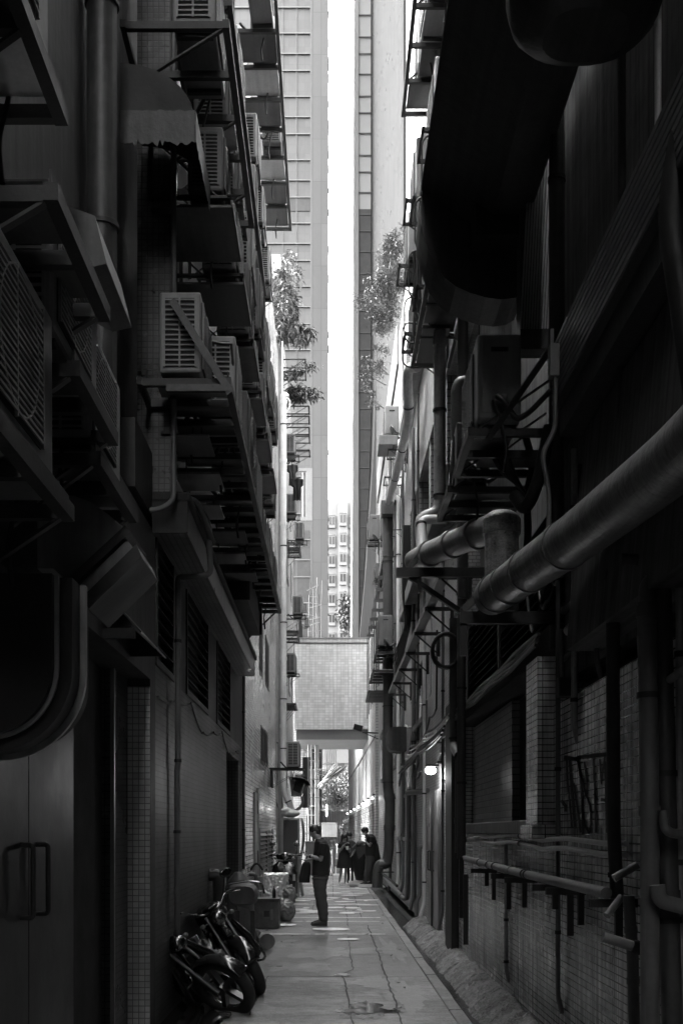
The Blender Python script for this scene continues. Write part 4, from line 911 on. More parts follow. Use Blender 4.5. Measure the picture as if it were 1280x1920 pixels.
pipe('branch_pipe', [P(1320, 1082, 5.4), P(1230, 1083, 5.4), P(1215, 1100, 5.4), P(1215, 1130, 5.4)], .045, 'pvc_grey', 'bent branch pipe on top of the right edge pair', collars=(.4,), fil=.06)
pipe('branch_pipe', [P(1290, 1565, 5.2), P(1246, 1563, 5.2), P(1243, 1520, 5.2)], .022, 'pvc_grey', 'pale bent branch pipe leaving the picture at the right edge', fil=.05)
pipe('branch_pipe', [P(1300, 1706, 5.2), P(1235, 1690, 5.2), P(1232, 1660, 5.2)], .035, 'pvc_grey', 'lower grey branch pipe at the right edge', fil=.05)
# horizontal pipes along the graffiti wall
pipe('service_pipe', [(1.50, 12.6, 1.31), (1.50, 9.0, 1.28), (1.50, 6.15, 1.27)], .032, 'pvc_grey', 'thick level pipe on brackets along the right tiled wall', clamps=(.2, .3, .36, .6, .62), collars=(.5,))
def wavy(z, y0, y1, r, label, amp=.012):
    pts = [(1.61 + .01 * math.sin(i), y0 + (y1 - y0) * i / 14, z + amp * math.sin(i * 1.3) - .02 * (i > 8)) for i in range(15)]
    q = root('thin_pipe', pts[-1], label, 'pipe', 'thin pale pipes on the right wall'); MB().tube(pts, r, 8).build('pipe_run', 'pvc_light', q)
    MB().cyl(pts[7], (pts[7][0], pts[7][1] + .05, pts[7][2]), r * 1.4, n=8).build('clip', 'steel_dark', q)
wavy(1.565, 13, 6.2, .017, 'upper of two thin pale wavy pipes along the right tiled wall'); wavy(1.50, 13, 6.2, .018, 'lower of two thin pale wavy pipes along the right tiled wall')
for i, (y, n_) in enumerate(((7.45, 2), (7.95, 1), (9.2, 1), (10.0, 1), (11.4, 2), (6.2, 1))):
    q = root('pipe_support', (1.6, y, 1.2), '%s dark bracket from the camera under the level pipe' % ['second', 'third', 'fourth', 'fifth', 'farthest', 'nearest'][i], 'bracket', 'dark brackets under the level pipe')
    MB().box(1.42, WR, y - .015, y + .025, 1.19, 1.235).build('arm', 'steel_dark', q)
    for k in range(n_): MB().box(1.56 + .07 * k, 1.6 + .07 * k, y - .012, y + .018, .92 + .07 * ((i * 2 + k) % 3), 1.189).build('leg', 'steel_dark', q)
pipe('broken_pipe', [P(1150, 1648, 5.9), P(1140, 1680, 5.9), P(1195, 1625, 5.9)][0:1] + [P(1195, 1622, 5.9)], .022, 'pvc_grey', 'short broken pale pipe stub pointing down beside the bracket at right')
pipe('broken_pipe', [P(1137, 1718, 5.9), P(1165, 1682, 5.95)], .02, 'pvc_grey', 'pale hanging pipe end below the level pipe at right')
pipe('tap_pipe', [P(1130, 1757, 5.5), P(1192, 1777, 5.5), P(1250, 1795, 5.5)], .026, 'pvc_grey', 'short pale pipe tied across the right edge pair near the ground', clamps=(.5, .55, .6))
pipe('soil_pipe', [P(1178, 1680, 5.7), P(1186, 1800, 5.7), P(1190, 2000, 5.7)], .03, 'pvc_mid', 'short lower pipe continuing below the black upright at right', collars=(.2, .5))
# cable bundle along the beam
for i in range(5):
    z = 3.1 - .028 * i; pts = [(1.57 - .006 * i, 14.5 - k * .6, z + .015 * math.sin(k * 1.7 + i)) for k in range(11)]
    tag(MB().tube(pts, [.016, .014, .018, .012, .015][i], 7).build('conduit', ['pvc_grey', 'cable', 'pvc_dark', 'pvc_grey', 'pvc_dark'][i]), '%s conduit counted from the top of the bundle over the deep window' % ['first', 'second', 'third', 'fourth', 'fifth'][i], 'conduit', 'conduits over the deep window')
pipe('valve_pipe', [P(1050, 1180, 8.0), P(1052, 1260, 8.0), P(1060, 1300, 8.0), P(1085, 1295, 8.0)], .016, 'pvc_grey', 'thin pipe with a foot hanging over the corner of the graffiti wall', fil=.05)
vb = root('junction_box', P(1055, 1300, 8.0), 'small black box at the top corner of the graffiti wall', 'box'); MB().box(1.6, 1.69, 7.9, 8.05, 2.55, 2.68).build('box', 'steel_dark', vb, bevel=.005)
# --- graffiti: sprayed strokes on the tiled wall (drawn on the wall plane x = WR)
gf = MB(); XG = WR - .004
def gp(px, py):
    y = XG * FP / (px - CX); return Vector((XG, y, EYE + (CY - py) * y / FP))
def stroke(pts, w_=5):
    for (a, c) in zip(pts, pts[1:]):
        A, C = Vector(a), Vector(c); d = (C - A); nrm = Vector((-d.y, d.x)).normalized() * w_ / 2.6; e = d.normalized() * w_ * .3
        q = [A - nrm - e, A + nrm - e, C + nrm + e, C - nrm + e]; gf.add([gp(*v) for v in q], [(0, 1, 2, 3)])
stroke([(1060, 1421), (1078, 1424), (1085, 1421), (1142, 1414)], 10); stroke([(1062, 1424), (1064, 1470), (1068, 1510), (1072, 1552)], 5); stroke([(1068, 1426), (1072, 1478), (1078, 1552)], 7)
stroke([(1076, 1470), (1083, 1520), (1088, 1560)], 5); stroke([(1083, 1422), (1088, 1455), (1092, 1510), (1093, 1565)], 6)
stroke([(1083, 1428), (1091, 1462), (1098, 1490), (1106, 1510), (1108, 1545), (1104, 1562), (1096, 1548), (1091, 1522), (1092, 1498), (1100, 1488), (1101, 1465), (1095, 1430)], 5)
stroke([(1112, 1424), (1115, 1480), (1117, 1560)], 6); stroke([(1113, 1490), (1120, 1500)], 5); stroke([(1124, 1425), (1127, 1470), (1133, 1420)], 4); stroke([(1134, 1430), (1136, 1500), (1138, 1560)], 6); stroke([(1128, 1500), (1140, 1502)], 8)
stroke([(1053, 1503), (1060, 1512), (1060, 1520)], 8)
tag(gf.build('graffiti', mat('spray_paint', .07, .6, 0, .9, 9, .9)), 'blurred dark sprayed letters on the right tiled wall', 'graffiti')
# --- farther right: tray, curved pipe, hopper, soil stack
tr_ = root('cable_tray', (1.4, 18, 4.6), 'long cable tray on small brackets stepping back along the right wall', 'cable tray')
MB().box(1.3, 1.42, 13, 25, 4.62, 4.64).box(1.3, 1.305, 13, 25, 4.64, 4.7).box(1.415, 1.42, 13, 25, 4.64, 4.7).build('tray', 'pvc_grey', tr_)
for i in range(7): MB().box(1.28, WR, 13.3 + i * 1.9, 13.35 + i * 1.9, 4.57, 4.618).box(1.62, 1.67, 13.3 + i * 1.9, 13.35 + i * 1.9, 4.25, 4.57).bar((1.32, 13.32 + i * 1.9, 4.57), (1.65, 13.32 + i * 1.9, 4.28), .03, .02).build('tray_bracket', 'steel_dark', tr_)
pipe('curved_pipe', [P(782, 688, 19.6), P(764, 690, 19.8), P(764, 720, 20), P(766, 780, 20.5), P(752, 850, 23), P(729, 940, 27.5)], .088, 'pvc_pale', 'thick curved pipe descending from a round elbow in front of the parapet', clamps=(.12, .4, .7), fil=.14)
for i, (px, py, Y) in enumerate(((735, 853, 24.5), (728, 903, 26), (740, 1000, 26.5))):
    p = P(px, py, Y); bracket(1.68, Y, p.z, 1, '%s of the brackets carrying the curved pipe at right' % ['upper', 'middle', 'lowest'][i], sc=(1.68 - p.x + .1) / .62)
hp = root('hopper_box', P(730, 970, 27.8), 'square rainwater hopper box joining the curved pipe to the soil stack', 'hopper'); a_ = P(714, 968, 27.8); MB().box(a_.x, a_.x + .36, 27.6, 28.0, a_.z, a_.z + .34).build('box', 'pvc_dark', hp, bevel=.01)
MB().box(a_.x + .36, WR, 27.7, 27.9, a_.z + .1, a_.z + .36).build('branch', 'pvc_dark', hp)
pipe('soil_stack', [P(727, 968, 28), P(727, 1480, 28), P(731, 1500, 28), P(729, 1590, 28), P(725, 1622, 28), P(712, 1620, 28), P(708, 1632, 28), P(706, 1665, 28)], .125, 'pvc_dark', 'thick soil stack running down to the gutter at right of centre', clamps=(.12, .3, .5, .7), collars=(.1, .42, .74, .82), fil=.12, n=18)
pipe('soil_stack', [P(741, 960, 27), P(741, 1380, 27)], .045, 'pvc_mid', 'thin companion pipe right of the thick soil stack', clamps=(.2, .5, .8))
pipe('drain_pipe', [P(775, 1180, 22), P(775, 1640, 22)], .04, 'pvc_mid', 'thin grey pipe on the wall between stack and door', clamps=(.3, .6))
ss = root('stack_stand', P(720, 1650, 27.5), 'low steel stand under the foot of the soil stack', 'stand')
MB().bar(P(707, 1636, 27.8), P(738, 1636, 27.8), .05, .03).build('arm', 'steel_dark', ss); MB().bar(P(716, 1637, 27.7), P(716, 1668, 27.7), .04, .04).build('leg', 'steel_mid', ss); MB().bar(P(718, 1640, 27.7), P(744, 1662, 25), .05, .05).build('brace', 'steel_dark', ss)
# lower pipes at the foot of the wall
pipe('drain_pipe', [P(766, 1480, 22.3), P(766, 1560, 22.3), P(764, 1684, 22.3), P(757, 1686, 22.6), P(722, 1648, 27.3)], .05, 'pvc_mid', 'bent drain running down and back along the wall foot', fil=.1, clamps=(.4,))
pipe('drain_pipe', [P(838, 1400, 18.3), P(838, 1462, 18.3), P(818, 1482, 18.6), P(763, 1487, 22)], .05, 'pvc_mid', 'short drain elbow under the wall lamp', fil=.1)
pipe('hooked_pipe', [P(793, 1589, 19.6), P(787, 1588, 19.6), P(786, 1597, 19.6), P(787, 1678, 19.6), P(780, 1690, 19.6), P(780, 1718, 19.6)], .032, 'pvc_grey', 'slim pipe with a hooked top beside the steel door', fil=.08)
sb = root('wall_post', P(778, 1625, 20), 'thin dark upright channel left of the hooked pipe', 'post'); MB().bar(P(778, 1530, 20), P(778, 1712, 20), .04, .05).build('channel', 'steel_dark', sb)
for i, (px, y0_, y1_, Y) in enumerate(((865, 1608, 1722, 12.5), (873, 1640, 1772, 11.9))):
    q = root('wall_post', P(px, y1_, Y), ['shorter', 'longer'][i] + ' dark channel hanging below the level pipe end at right', 'post'); MB().bar(P(px, y0_, Y), P(px, y1_, Y), .05, .03).build('channel', 'steel_dark', q)
# soil pipe 850-870
pipe('soil_pipe', [P(851, 1160, 14), P(851, 1400, 14), P(862, 1420, 13), P(862, 1600, 13)], .06, 'pvc_dark', 'black soil pipe with a bend between lamp and deep window', clamps=(.4, .7), collars=(.9,), fil=.1)
# cables along farther wall
for i in range(7):
    Y = 16 + i * .6; cable([P(845 - i * 3, 1330 + 8 * i, 15), P(800 - i * 3, 1372 + 7 * i, 18), P(770 - i * 3, 1400 + 8 * i, 22), P(748, 1450 + 4 * i, 24)], random.choice([.012, .018, .022]), '%s cable of the tangle above the wall lamp' % ORD[i], random.choice(['cable', 'pvc_grey', 'cable_light']), sag=random.uniform(.02, .1))
for i in range(6):
    cable([P(757 + 2 * i, 985, 22), P(755 + 3 * i, 1110, 22), P(760 + 1.5 * i, 1175, 22), P(738 + i, 1230 + 10 * i, 24)], .02, '%s black cable of the bundle hanging beside the brick strip' % ORD[i], 'cable', sag=0)
cc = root('coil_of_hose', P(840, 1230, 13.5), 'dark coiled hose hanging on the cable tray at right', 'hose')
for k in range(4): MB().tube([Vector((1.38 + .16 * math.cos(t), 13.4 + .03 * k, 3.75 + .2 * math.sin(t))) for t in [2 * math.pi * i / 18 for i in range(18)]], .022, 6, closed=True).build('coil', 'rubber', cc)
# units on the farther right walls
for px, py, Y, l, sc in ((735, 815, 24, 'lone pale air conditioner left of the curved pipe, on a box', 1.0), (723, 1213, 27, 'weathered air conditioner with trailing cables beside the bridge', 1.0), (701, 1014, 38, 'small pale air conditioner with two dark squares near the fluted tower', 1.05), (712, 1085, 36, 'dark old air conditioner below the small pale one', .9)):
    p = P(px, py, Y); ac(p.x, Y + .43, p.z, 1, l, sc=sc, dirty='weathered' in l or 'dark' in l); bracket(1.68, Y + .43, p.z - .03, 1, 'bracket under the ' + ' '.join(l.split()[:9]), sc=(1.68 - p.x + .2) / .62)
ub = root('unit_box', P(726, 833, 23.9), 'pale metal box below the lone unit left of the curved pipe', 'box'); a_ = P(710, 833, 23.9); MB().box(a_.x, a_.x + .4, 23.9, 24.7, a_.z, a_.z + .2).build('box', 'casing', ub, bevel=.01)
platform(P(700, 0, 27).x, 1.68, 27, 29.2, P(0, 1256, 27).z, 'slatted rack low on the right beside the bridge', 1, 5, struts=False); platform(P(706, 0, 27).x, 1.68, 27, 28.6, P(0, 1222, 27).z, 'upper slatted rack under the weathered unit', 1, 4, struts=False)
platform(P(692, 0, 31).x, 1.68, 31, 33.5, P(0, 1295, 31).z, 'farther slatted rack low on the right beside the bridge', 1, 8, struts=False)
for i in range(7):
    Y = 31 + i * 1.5; p = P(0, 0, Y); q = root('shutter_frame', (1.3, Y, 5.5), '%s of the upright frames stepping back beside the bridge' % ORD[i], 'frame', 'upright frames beside the bridge')
    MB().box(1.33, 1.36, Y, Y + .04, 5.6, 8.6).box(1.36, WR, Y, Y + .04, 8.5, 8.6).build('frame_bar', 'steel_mid', q)
cv = root('round_duct', P(748, 1410, 25), 'wide curved metal duct box above the far window at right', 'duct')
a_ = P(728, 1408, 25); b_ = P(770, 1368, 25)
MB().loft([((a_.x + .22 + .3 * k * 0, 24.7 + .12 * k, (a_.z + b_.z) / 2), (.26, 0, 0), (0, 0, .27)) for k in range(6)], 20, 3.5).build('shell', 'duct_grey', cv)
# floodlight
fl = root('floodlight', P(690, 1378, 27), 'black floodlight on a thin arm reaching out in front of the bridge', 'floodlight')
MB().bar(P(709, 1375, 27), P(679, 1374, 27), .03, .03).bar(P(709, 1386, 27), P(681, 1374, 27), .02, .02).build('arm', 'steel_dark', fl)
a_ = P(671, 1365, 27); MB().box(-.11, .11, -.07, .07, -.07, .07, Matrix.Translation(a_) @ Matrix.Rotation(R(15), 4, 'Y')).build('lamp_head', 'steel_dark', fl, bevel=.01)
MB().box(-.09, .09, -.075, -.0705, -.055, .055, Matrix.Translation(a_) @ Matrix.Rotation(R(15), 4, 'Y')).build('lens', 'glass_dark', fl)
# lit wall lamp
wl_ = root('wall_lamp', P(806, 1444, 17), 'small lit bulkhead lamp on the wall above the steel door', 'lamp')
p = P(807, 1445, 17); MB().ell(p, .085, .12, .06, 16, 10).build('bulb', 'lamp_glow', wl_); MB().box(p.x - .07, p.x + .12, 16.9, 17.1, p.z + .055, p.z + .09).box(p.x + .1, WR, 16.95, 17.05, p.z + .1, p.z + .14).build('hood', 'steel_mid', wl_)
ld = bpy.data.lights.new('wall_lamp_light', 'POINT'); ld.energy = 1.2; ld.shadow_soft_size = .07; lo_ = bpy.data.objects.new('wall_lamp_light', ld); S.collection.objects.link(lo_); lo_.parent = wl_; lo_.location = (-.05, 0, -.12)
# row of lamps along the annex
for i, y in enumerate((39.3, 43.7, 48, 53, 58.5, 65, 72)):
    x = xb(y); q = root('alley_lamp', (x, y, 2.76), '%s lit round lamp of the row along the annex wall' % (ORD[i] if i < 6 else 'farthest'), 'lamp', 'lit lamps along the annex')
    MB().ell((x - .1, y, 2.78), .04, .04, .04, 12, 8).build('bulb', 'lamp_glow', q); MB().box(x - .09, x - .002, y - .03, y + .03, 2.88, 2.93).build('holder', 'steel_mid', q)
    if i % 2 == 0:
        ld = bpy.data.lights.new('alley_lamp_light', 'POINT'); ld.energy = .1; ld.shadow_soft_size = .1; o_ = bpy.data.objects.new('alley_lamp_light', ld); S.collection.objects.link(o_); o_.parent = q; o_.location = (-.25, 0, 0)
# bushes on the right roof line
for i, (px, py, Y, rx, rz, n_, l) in enumerate(((735, 470, 30, .35, .45, 520, 'topmost feathery bush on the right roof line'), (728, 530, 31, .5, .6, 800, 'densest feathery bush over the right parapet'), (715, 590, 32, .55, .55, 600, 'wide feathery bush leaning out above the right parapet'), (695, 560, 33, .5, .4, 170, 'sparse twigs of bush reaching out in front of the glass strip'),
        (708, 680, 33.5, .4, .4, 200, 'feathery bush halfway down the right parapet'), (690, 700, 35, .25, .3, 70, 'thin tuft hanging in front of the pale tower corner'), (697, 745, 36, .3, .4, 90, 'lowest tuft of greenery on the right parapet'))):
    z0_ = P(0, py, Y).z
    bush('bush', l, P(px, py, Y), (rx * .95, .6, rz * .95), n_ * 5, .11, .013, .055, [[(1.75, Y, z0_ - .35), ((1.75 + P(px, py, Y).x) / 2, Y, z0_ - .2), P(px, py, Y)]], 'bushes along the right parapet', droop=0, seed=20 + i)
# far trees
bush('tree', 'small round tree at the foot of the distant apartment block', P(652, 1150, 120), (1.0, 1.2, 2.2), 900, .45, .16, .07, [[P(652, 1700, 120), P(652, 1400, 120), P(652, 1160, 120)]], seed=50, cat='tree')
for i, (px, py, rx, rz, l) in enumerate(((628, 1492, 1.7, 1.5, 'left tree of the green backdrop at the end of the lane'), (645, 1486, 1.6, 1.7, 'right tree of the green backdrop at the end of the lane'))):
    bush('tree', l, P(px, py, 92 + i * 2), (rx, 1.6, rz), 7000, .17, .06, .06, [[P(px, 1600, 92), P(px, 1520, 92), P(px, py, 92)]], 'trees at the end of the lane', seed=52 + i, cat='tree')
# ================================================================ loose runs that clutter the walls
random.seed(77)
PLC = ['thin', 'slack', 'frayed', 'doubled', 'taut', 'looped', 'pale', 'grey', 'heavy', 'bent', 'kinked', 'short', 'old', 'dusty']
for i in range(10):
    y0 = 14.6 + i * .95; z = 2.4 + (i * .37) % 1.6
    cable([(1.655, y0, z + 1.2), (1.65, y0 + .05, z), (1.65, y0 + 1.2, z - .05 + random.uniform(-.1, .1)), (1.65, y0 + 2.2, z + random.uniform(-.2, .3))], random.choice([.011, .016, .02]), '%s cable tacked to the grey tiles, run %d of ten from the soot block' % (PLC[i], i + 1), random.choice(['cable', 'pvc_grey', 'cable_light']), sag=.05)
for i, (y, z0, z1, r_) in enumerate(((16.2, 0.2, 5.9, .022), (19.4, .15, 6.2, .03), (20.7, 2.6, 9.6, .02), (21.9, .1, 9.4, .035), (25.0, .2, 12.4, .03), (26.6, .2, 9.5, .05), (30.2, 0, 12, .04))):
    pipe('wall_pipe', [(1.62, y, z1), (1.62, y, z0 + .25), (1.55, y, z0)], r_, random.choice(['pvc_grey', 'pvc_dark', 'pvc_light']), '%s upright service pipe on the farther right wall, %s from the camera' % (PLC[i], ORD[i]), clamps=(.15, .4, .65, .9))
for i in range(8):
    y0 = 9.2 + i * 1.1; cable([(-1.385, y0, 2.7 + .1 * (i % 3)), (-1.385, y0 + 1.0, 2.68 + .1 * ((i + 1) % 3))], .009, '%s wire below the louvred windows at left, number %d along' % (PLC[i], i + 1), sag=.03)
for i in range(9):
    y0 = 9.0 + i * .9; x = -.8 - .1 * (i % 4); cable([(-1.4, y0, 5.9), (x, y0 + .3, 5.6 - .2 * (i % 3)), (x + .05, y0 + .6, 5.05)], .012, '%s hose dangling between the units of the low left rack, number %d' % (PLC[i], i + 1), sag=.12)
for i in range(8):
    y0 = 5.2 + i * .5; cable([(1.70, y0, 3.9 + .1 * (i % 3)), (1.66, y0 + .5, 3.6 - .12 * (i % 4)), (1.7, y0 + 1.1, 3.75)], .014, '%s cable slung over the dark recess behind the great pipe, number %d' % (PLC[i], i + 1), random.choice(['cable', 'pvc_dark']), sag=.15)
pipe('wall_pipe', [(1.69, 5.0, 3.2), (1.69, 8.2, 3.2)], .03, 'pvc_dark', 'level dark pipe in the recess above the graffiti wall')
pipe('wall_pipe', [(1.69, 5.0, 2.85), (1.69, 8.25, 2.85), (1.69, 8.25, 2.6)], .02, 'pvc_grey', 'slimmer level pipe in the recess above the graffiti wall', fil=.05)
q = root('hanging_sign', (1.5, 20, 0), 'small pale notice plate on the wall beside the steel door', 'plate'); MB().box(1.668, 1.679, 19.2, 19.5, 1.3, 1.7).build('plate', 'casing', q)

for i, (x_, y_, z0, z1, r_, m_) in enumerate(((1.66, 5.9, 2.6, 4.1, .02, 'pvc_grey'), (1.65, 6.6, 2.6, 4.1, .03, 'pvc_pale'), (1.67, 7.1, 2.56, 4.1, .016, 'pvc_grey'), (1.66, 7.7, 2.2, 4.2, .022, 'pvc_pale'), (1.64, 8.15, .3, 4.2, .018, 'pvc_grey'), (1.65, 10.6, .2, 1.5, .02, 'pvc_pale'), (1.65, 5.35, .2, 3.0, .02, 'pvc_pale'))):
    pipe('wall_pipe', [(x_, y_, z1), (x_, y_, z0 + .12), (x_ + .03, y_, z0)], r_, m_, '%s thin upright pipe of the close right wall, %s from the camera' % (PLC[i + 3], ORD[[1, 2, 3, 4, 5, 6, 0][i]]), clamps=(.2, .55, .85))
pipe('branch_pipe', [(1.62, 4.6, 3.45), (1.62, 6.2, 3.4), (1.6, 6.25, 3.0), (1.6, 7.6, 2.95)], .035, 'pvc_pale', 'stepped pale branch pipe in the recess above the graffiti wall', fil=.08, collars=(.3, .7))
pipe('branch_pipe', [(1.6, 4.9, 2.35), (1.6, 5.6, 2.3), (1.66, 5.7, 2.3)], .02, 'pvc_pale', 'short pale branch pipe crossing the right edge pair', fil=.05)
# ================================================================ people
def figure(label, d, head, face, neck, torso, legs, arms, shoes, hair=None, sleeve=.45, skirt=None, bare=False, mask=False, top='cloth_black', bottom='cloth_dark', wob=.5, footm='shoe', hands=()):
    """head (px, py, radius m); face = unit direction the face looks in; arms: (shoulder, elbow, wrist, tip, y offset);
    torso/legs: rows (px left, px right, py, half thickness, y offset)"""
    Q = lambda px, py, dy=0: P(px, py, d) + Vector((0, dy, 0))
    hc = Q(head[0], head[1]); hr = head[2]; fd = Vector(face).normalized(); sd_ = Vector((0, 0, 1)).cross(fd).normalized(); ud = fd.cross(sd_).normalized()
    rt = root('person', (hc.x, d, 0), label, 'person')
    X = Matrix((tuple((fd.x, sd_.x, ud.x)), tuple((fd.y, sd_.y, ud.y)), tuple((fd.z, sd_.z, ud.z))))
    h = lambda f, s, u: hc + fd * f * hr + sd_ * s * hr + ud * u * hr
    b = MB()
    b.ell(h(-.08, 0, .18), hr * .98, hr * .80, hr * .95, 18, 12, X)                 # skull
    b.ell(h(.18, 0, -.35), hr * .72, hr * .62, hr * .85, 16, 10, X)                 # face
    b.ell(h(.35, 0, -.88), hr * .38, hr * .36, hr * .3, 12, 8, X)                   # chin
    b.loft([(h(.80, 0, .1), sd_ * hr * .06, ud * hr * .05), (h(.98, 0, -.28), sd_ * hr * .15, ud * hr * .08), (h(.86, 0, -.34), sd_ * hr * .16, ud * hr * .05)], 8)   # nose
    b.ell(h(.82, 0, -.6), hr * .1, hr * .24, hr * .06, 10, 6, X); b.ell(h(.74, 0, .1), hr * .15, hr * .5, hr * .08, 10, 6, X)   # lips, brow
    for s_ in (-1, 1):
        b.ell(h(-.05, s_ * .8, -.15), hr * .16, hr * .07, hr * .26, 10, 8, X)       # ears
    n0, n1 = Q(*neck[0]), Q(*neck[1]); b.cyl(n0, n1, .055, .066, 14)
    cl = torso
    b.loft([(Q((a + c) / 2, y, o), (( (c - a) / 2) * d / FP * .9, 0, 0), (0, t * .9, 0)) for a, c, y, t, o in cl], 18, 2.3)
    for sh, el, wr, tip, o0, o1 in arms:
        S_, E_, W_, T_ = Q(*sh, o0), Q(*el, o0), Q(*wr, o1), Q(*tip, o1)
        b.tube([S_, S_.lerp(E_, .5), E_, E_.lerp(W_, .35), W_], .04, 12, rs=[.05, .048, .04, .042, .028])
        b.ell(E_, .04, .04, .04, 12, 8); dd_ = (T_ - W_); hl = dd_.length; dn = dd_.normalized(); sv = Vector((0, 1, 0)); sv = (sv - dn * sv.dot(dn)).normalized(); up_ = dn.cross(sv)
        b.loft([(W_, sv * .026, up_ * .02), (W_ + dn * .03, sv * .036, up_ * .018), (W_ + dn * .085, sv * .042, up_ * .015)], 12, 2.4)
        for k, (off, ln) in enumerate(((-.032, .07), (-.011, .082), (.011, .078), (.031, .06))):
            a_ = W_ + dn * .08 + sv * off; cu = up_ * (-.018 - .004 * k)
            b.tube([a_, a_ + dn * ln * .42 + cu * .5, a_ + dn * ln * .75 + cu * 1.6, a_ + dn * ln * .85 + cu * 2.8], .0085, 7)
        b.tube([W_ + dn * .025 + sv * .03, W_ + dn * .055 + sv * .055 + up_ * .01, W_ + dn * .09 + sv * .05 + up_ * .016], .0105, 7)
    for rows in legs:
        k = len(rows); b.loft([(Q((a + c) / 2, y, o), (((c - a) / 2) * d / FP * (.95 if bare else .7), 0, 0), (0, t * (.95 if bare else .7), 0)) for a, c, y, t, o in rows], 14)
    body = b.build('body', 'skin', rt, remesh=.0085, smooth=3)
    body['label'] = 'bare head, neck and forearms' if not bare else 'bare head, arms and legs'
    # eyes
    e = MB()
    for s_ in (-1, 1): e.ell(h(.80, s_ * .32, -.02), hr * .07, hr * .14, hr * .06, 8, 6, X)
    e.build('eyes', 'hair', rt)
    # hair
    b = MB()
    if hair == 'crop':
        b.ell(h(-.16, 0, .30), hr * 1.0, hr * .86, hr * .93, 20, 12, X); b.ell(h(-.42, 0, -.05), hr * .68, hr * .76, hr * .8, 16, 10, X)
    elif hair == 'thick':
        b.ell(h(-.12, 0, .42), hr * 1.1, hr * .95, hr * .9, 20, 12, X); b.ell(h(-.42, 0, .0), hr * .72, hr * .82, hr * .8, 16, 10, X); b.ell(h(.55, 0, .72), hr * .5, hr * .7, hr * .3, 12, 8, X)
    elif hair == 'bun':
        b.ell(h(-.12, 0, .34), hr * 1.08, hr * .92, hr * .95, 20, 12, X); b.ell(h(-1.1, 0, .5), hr * .42, hr * .42, hr * .42, 12, 8, X)
    else:
        b.ell(h(-.14, 0, .3), hr * 1.1, hr * .98, hr * 1.0, 20, 12, X)
        b.loft([(h(-.3, 0, .3), fd * hr * .85, sd_ * hr * .98), (h(-.35, 0, -.9), fd * hr * .6, sd_ * hr * 1.0), (h(-.3, 0, -2.2), fd * hr * .5, sd_ * hr * .95), (h(-.2, 0, -3.2), fd * hr * .25, sd_ * hr * .6)], 18)
        for s_ in (-1, 1): b.tube([h(.35, s_ * .75, .5), h(.42, s_ * .85, -.5), h(.3, s_ * .9, -1.6), h(.25, s_ * .85, -2.6)], hr * .2, 8)
    b.build('hair', 'hair', rt, remesh=.009, smooth=1)
    if mask:
        b = MB(); b.ell(h(.40, 0, -.52), hr * .56, hr * .60, hr * .42, 16, 10, X); b.build('face_mask', 'cloth_white', rt)
    # upper garment
    b = MB()
    def wobr(rows, grow):
        R_ = []
        for i, (a, c, y, t, o) in enumerate(rows):
            R_.append((Q((a + c) / 2 , y, o), (((c - a) / 2) * d / FP + grow, 0, 0), (0, t + grow, 0)))
        return R_
    b.loft(wobr(cl, .004), 22, 2.3)
    for sh, el, wr, tip, o0, o1 in arms:
        S_, E_ = Q(*sh, o0), Q(*el, o0); Z_ = S_.lerp(E_, sleeve); b.tube([S_ + Vector((0, 0, .02)), S_.lerp(Z_, .5), Z_], .07, 14, rs=[.072, .074, .072])
    if skirt:
        b.loft(wobr(skirt, .004), 22)
    b.build('dress' if skirt else 'shirt', top, rt, remesh=.010, smooth=2)
    if not skirt:
        b = MB(); cp, cq = Q(*neck[1]), Q(*neck[0]); nd = (cq - cp).normalized(); b.cyl(cp - nd * .01, cp + nd * .03, .078, .07, 16); b.build('collar', top, rt)
    if not bare:
        b = MB()
        for rows in legs:
            R_ = []
            # add folds by subdividing
            for (r0, r1) in zip(rows, rows[1:]):
                for t in (0, .33, .66):
                    a, c, y, tt, o = [x0 + (x1 - x0) * t for x0, x1 in zip(r0, r1)]
                    f_ = 1 + .05 * math.sin(y * 1.3 + o * 30) + .03 * math.sin(y * 2.9)
                    R_.append((Q((a + c) / 2 + .5 * math.sin(y * .9 + o * 20), y, o), (((c - a) / 2) * d / FP * f_, 0, 0), (0, tt * f_, 0)))
            a, c, y, tt, o = rows[-1]; R_.append((Q((a + c) / 2, y, o), (((c - a) / 2) * d / FP, 0, 0), (0, tt, 0))); b.loft(R_, 18, 2.2)
        b.build('trousers', bottom, rt, remesh=.010, smooth=1)
    for (heel, toe, o) in shoes:
        A, C = Q(*heel, o), Q(*toe, o); A.z = C.z = 0; dn = (C - A).normalized(); sv = Vector((-dn.y, dn.x, 0)); L_ = (C - A).length
        b = MB(); b.loft([(A + Vector((0, 0, .05)), sv * .028, (0, 0, .045)), (A + dn * .05 + Vector((0, 0, .06)), sv * .036, (0, 0, .055)), (A + dn * L_ * .45 + Vector((0, 0, .05)), sv * .04, (0, 0, .045)), (A + dn * L_ * .75 + Vector((0, 0, .036)), sv * .047, (0, 0, .032)), (A + dn * L_ + Vector((0, 0, .026)), sv * .03, (0, 0, .02))], 14, 2.6)
        sh_ = b.build('shoe', footm, rt); MB().loft([(A + Vector((0, 0, .008)), sv * .034, (0, 0, .012)), (A + dn * L_ * .7 + Vector((0, 0, .008)), sv * .05, (0, 0, .012)), (A + dn * (L_ + .01) + Vector((0, 0, .01)), sv * .03, (0, 0, .01))], 12, 3).build('sole', 'rubber' if footm == 'shoe' else 'cloth_white', sh_)
    return rt
d1 = 19.55
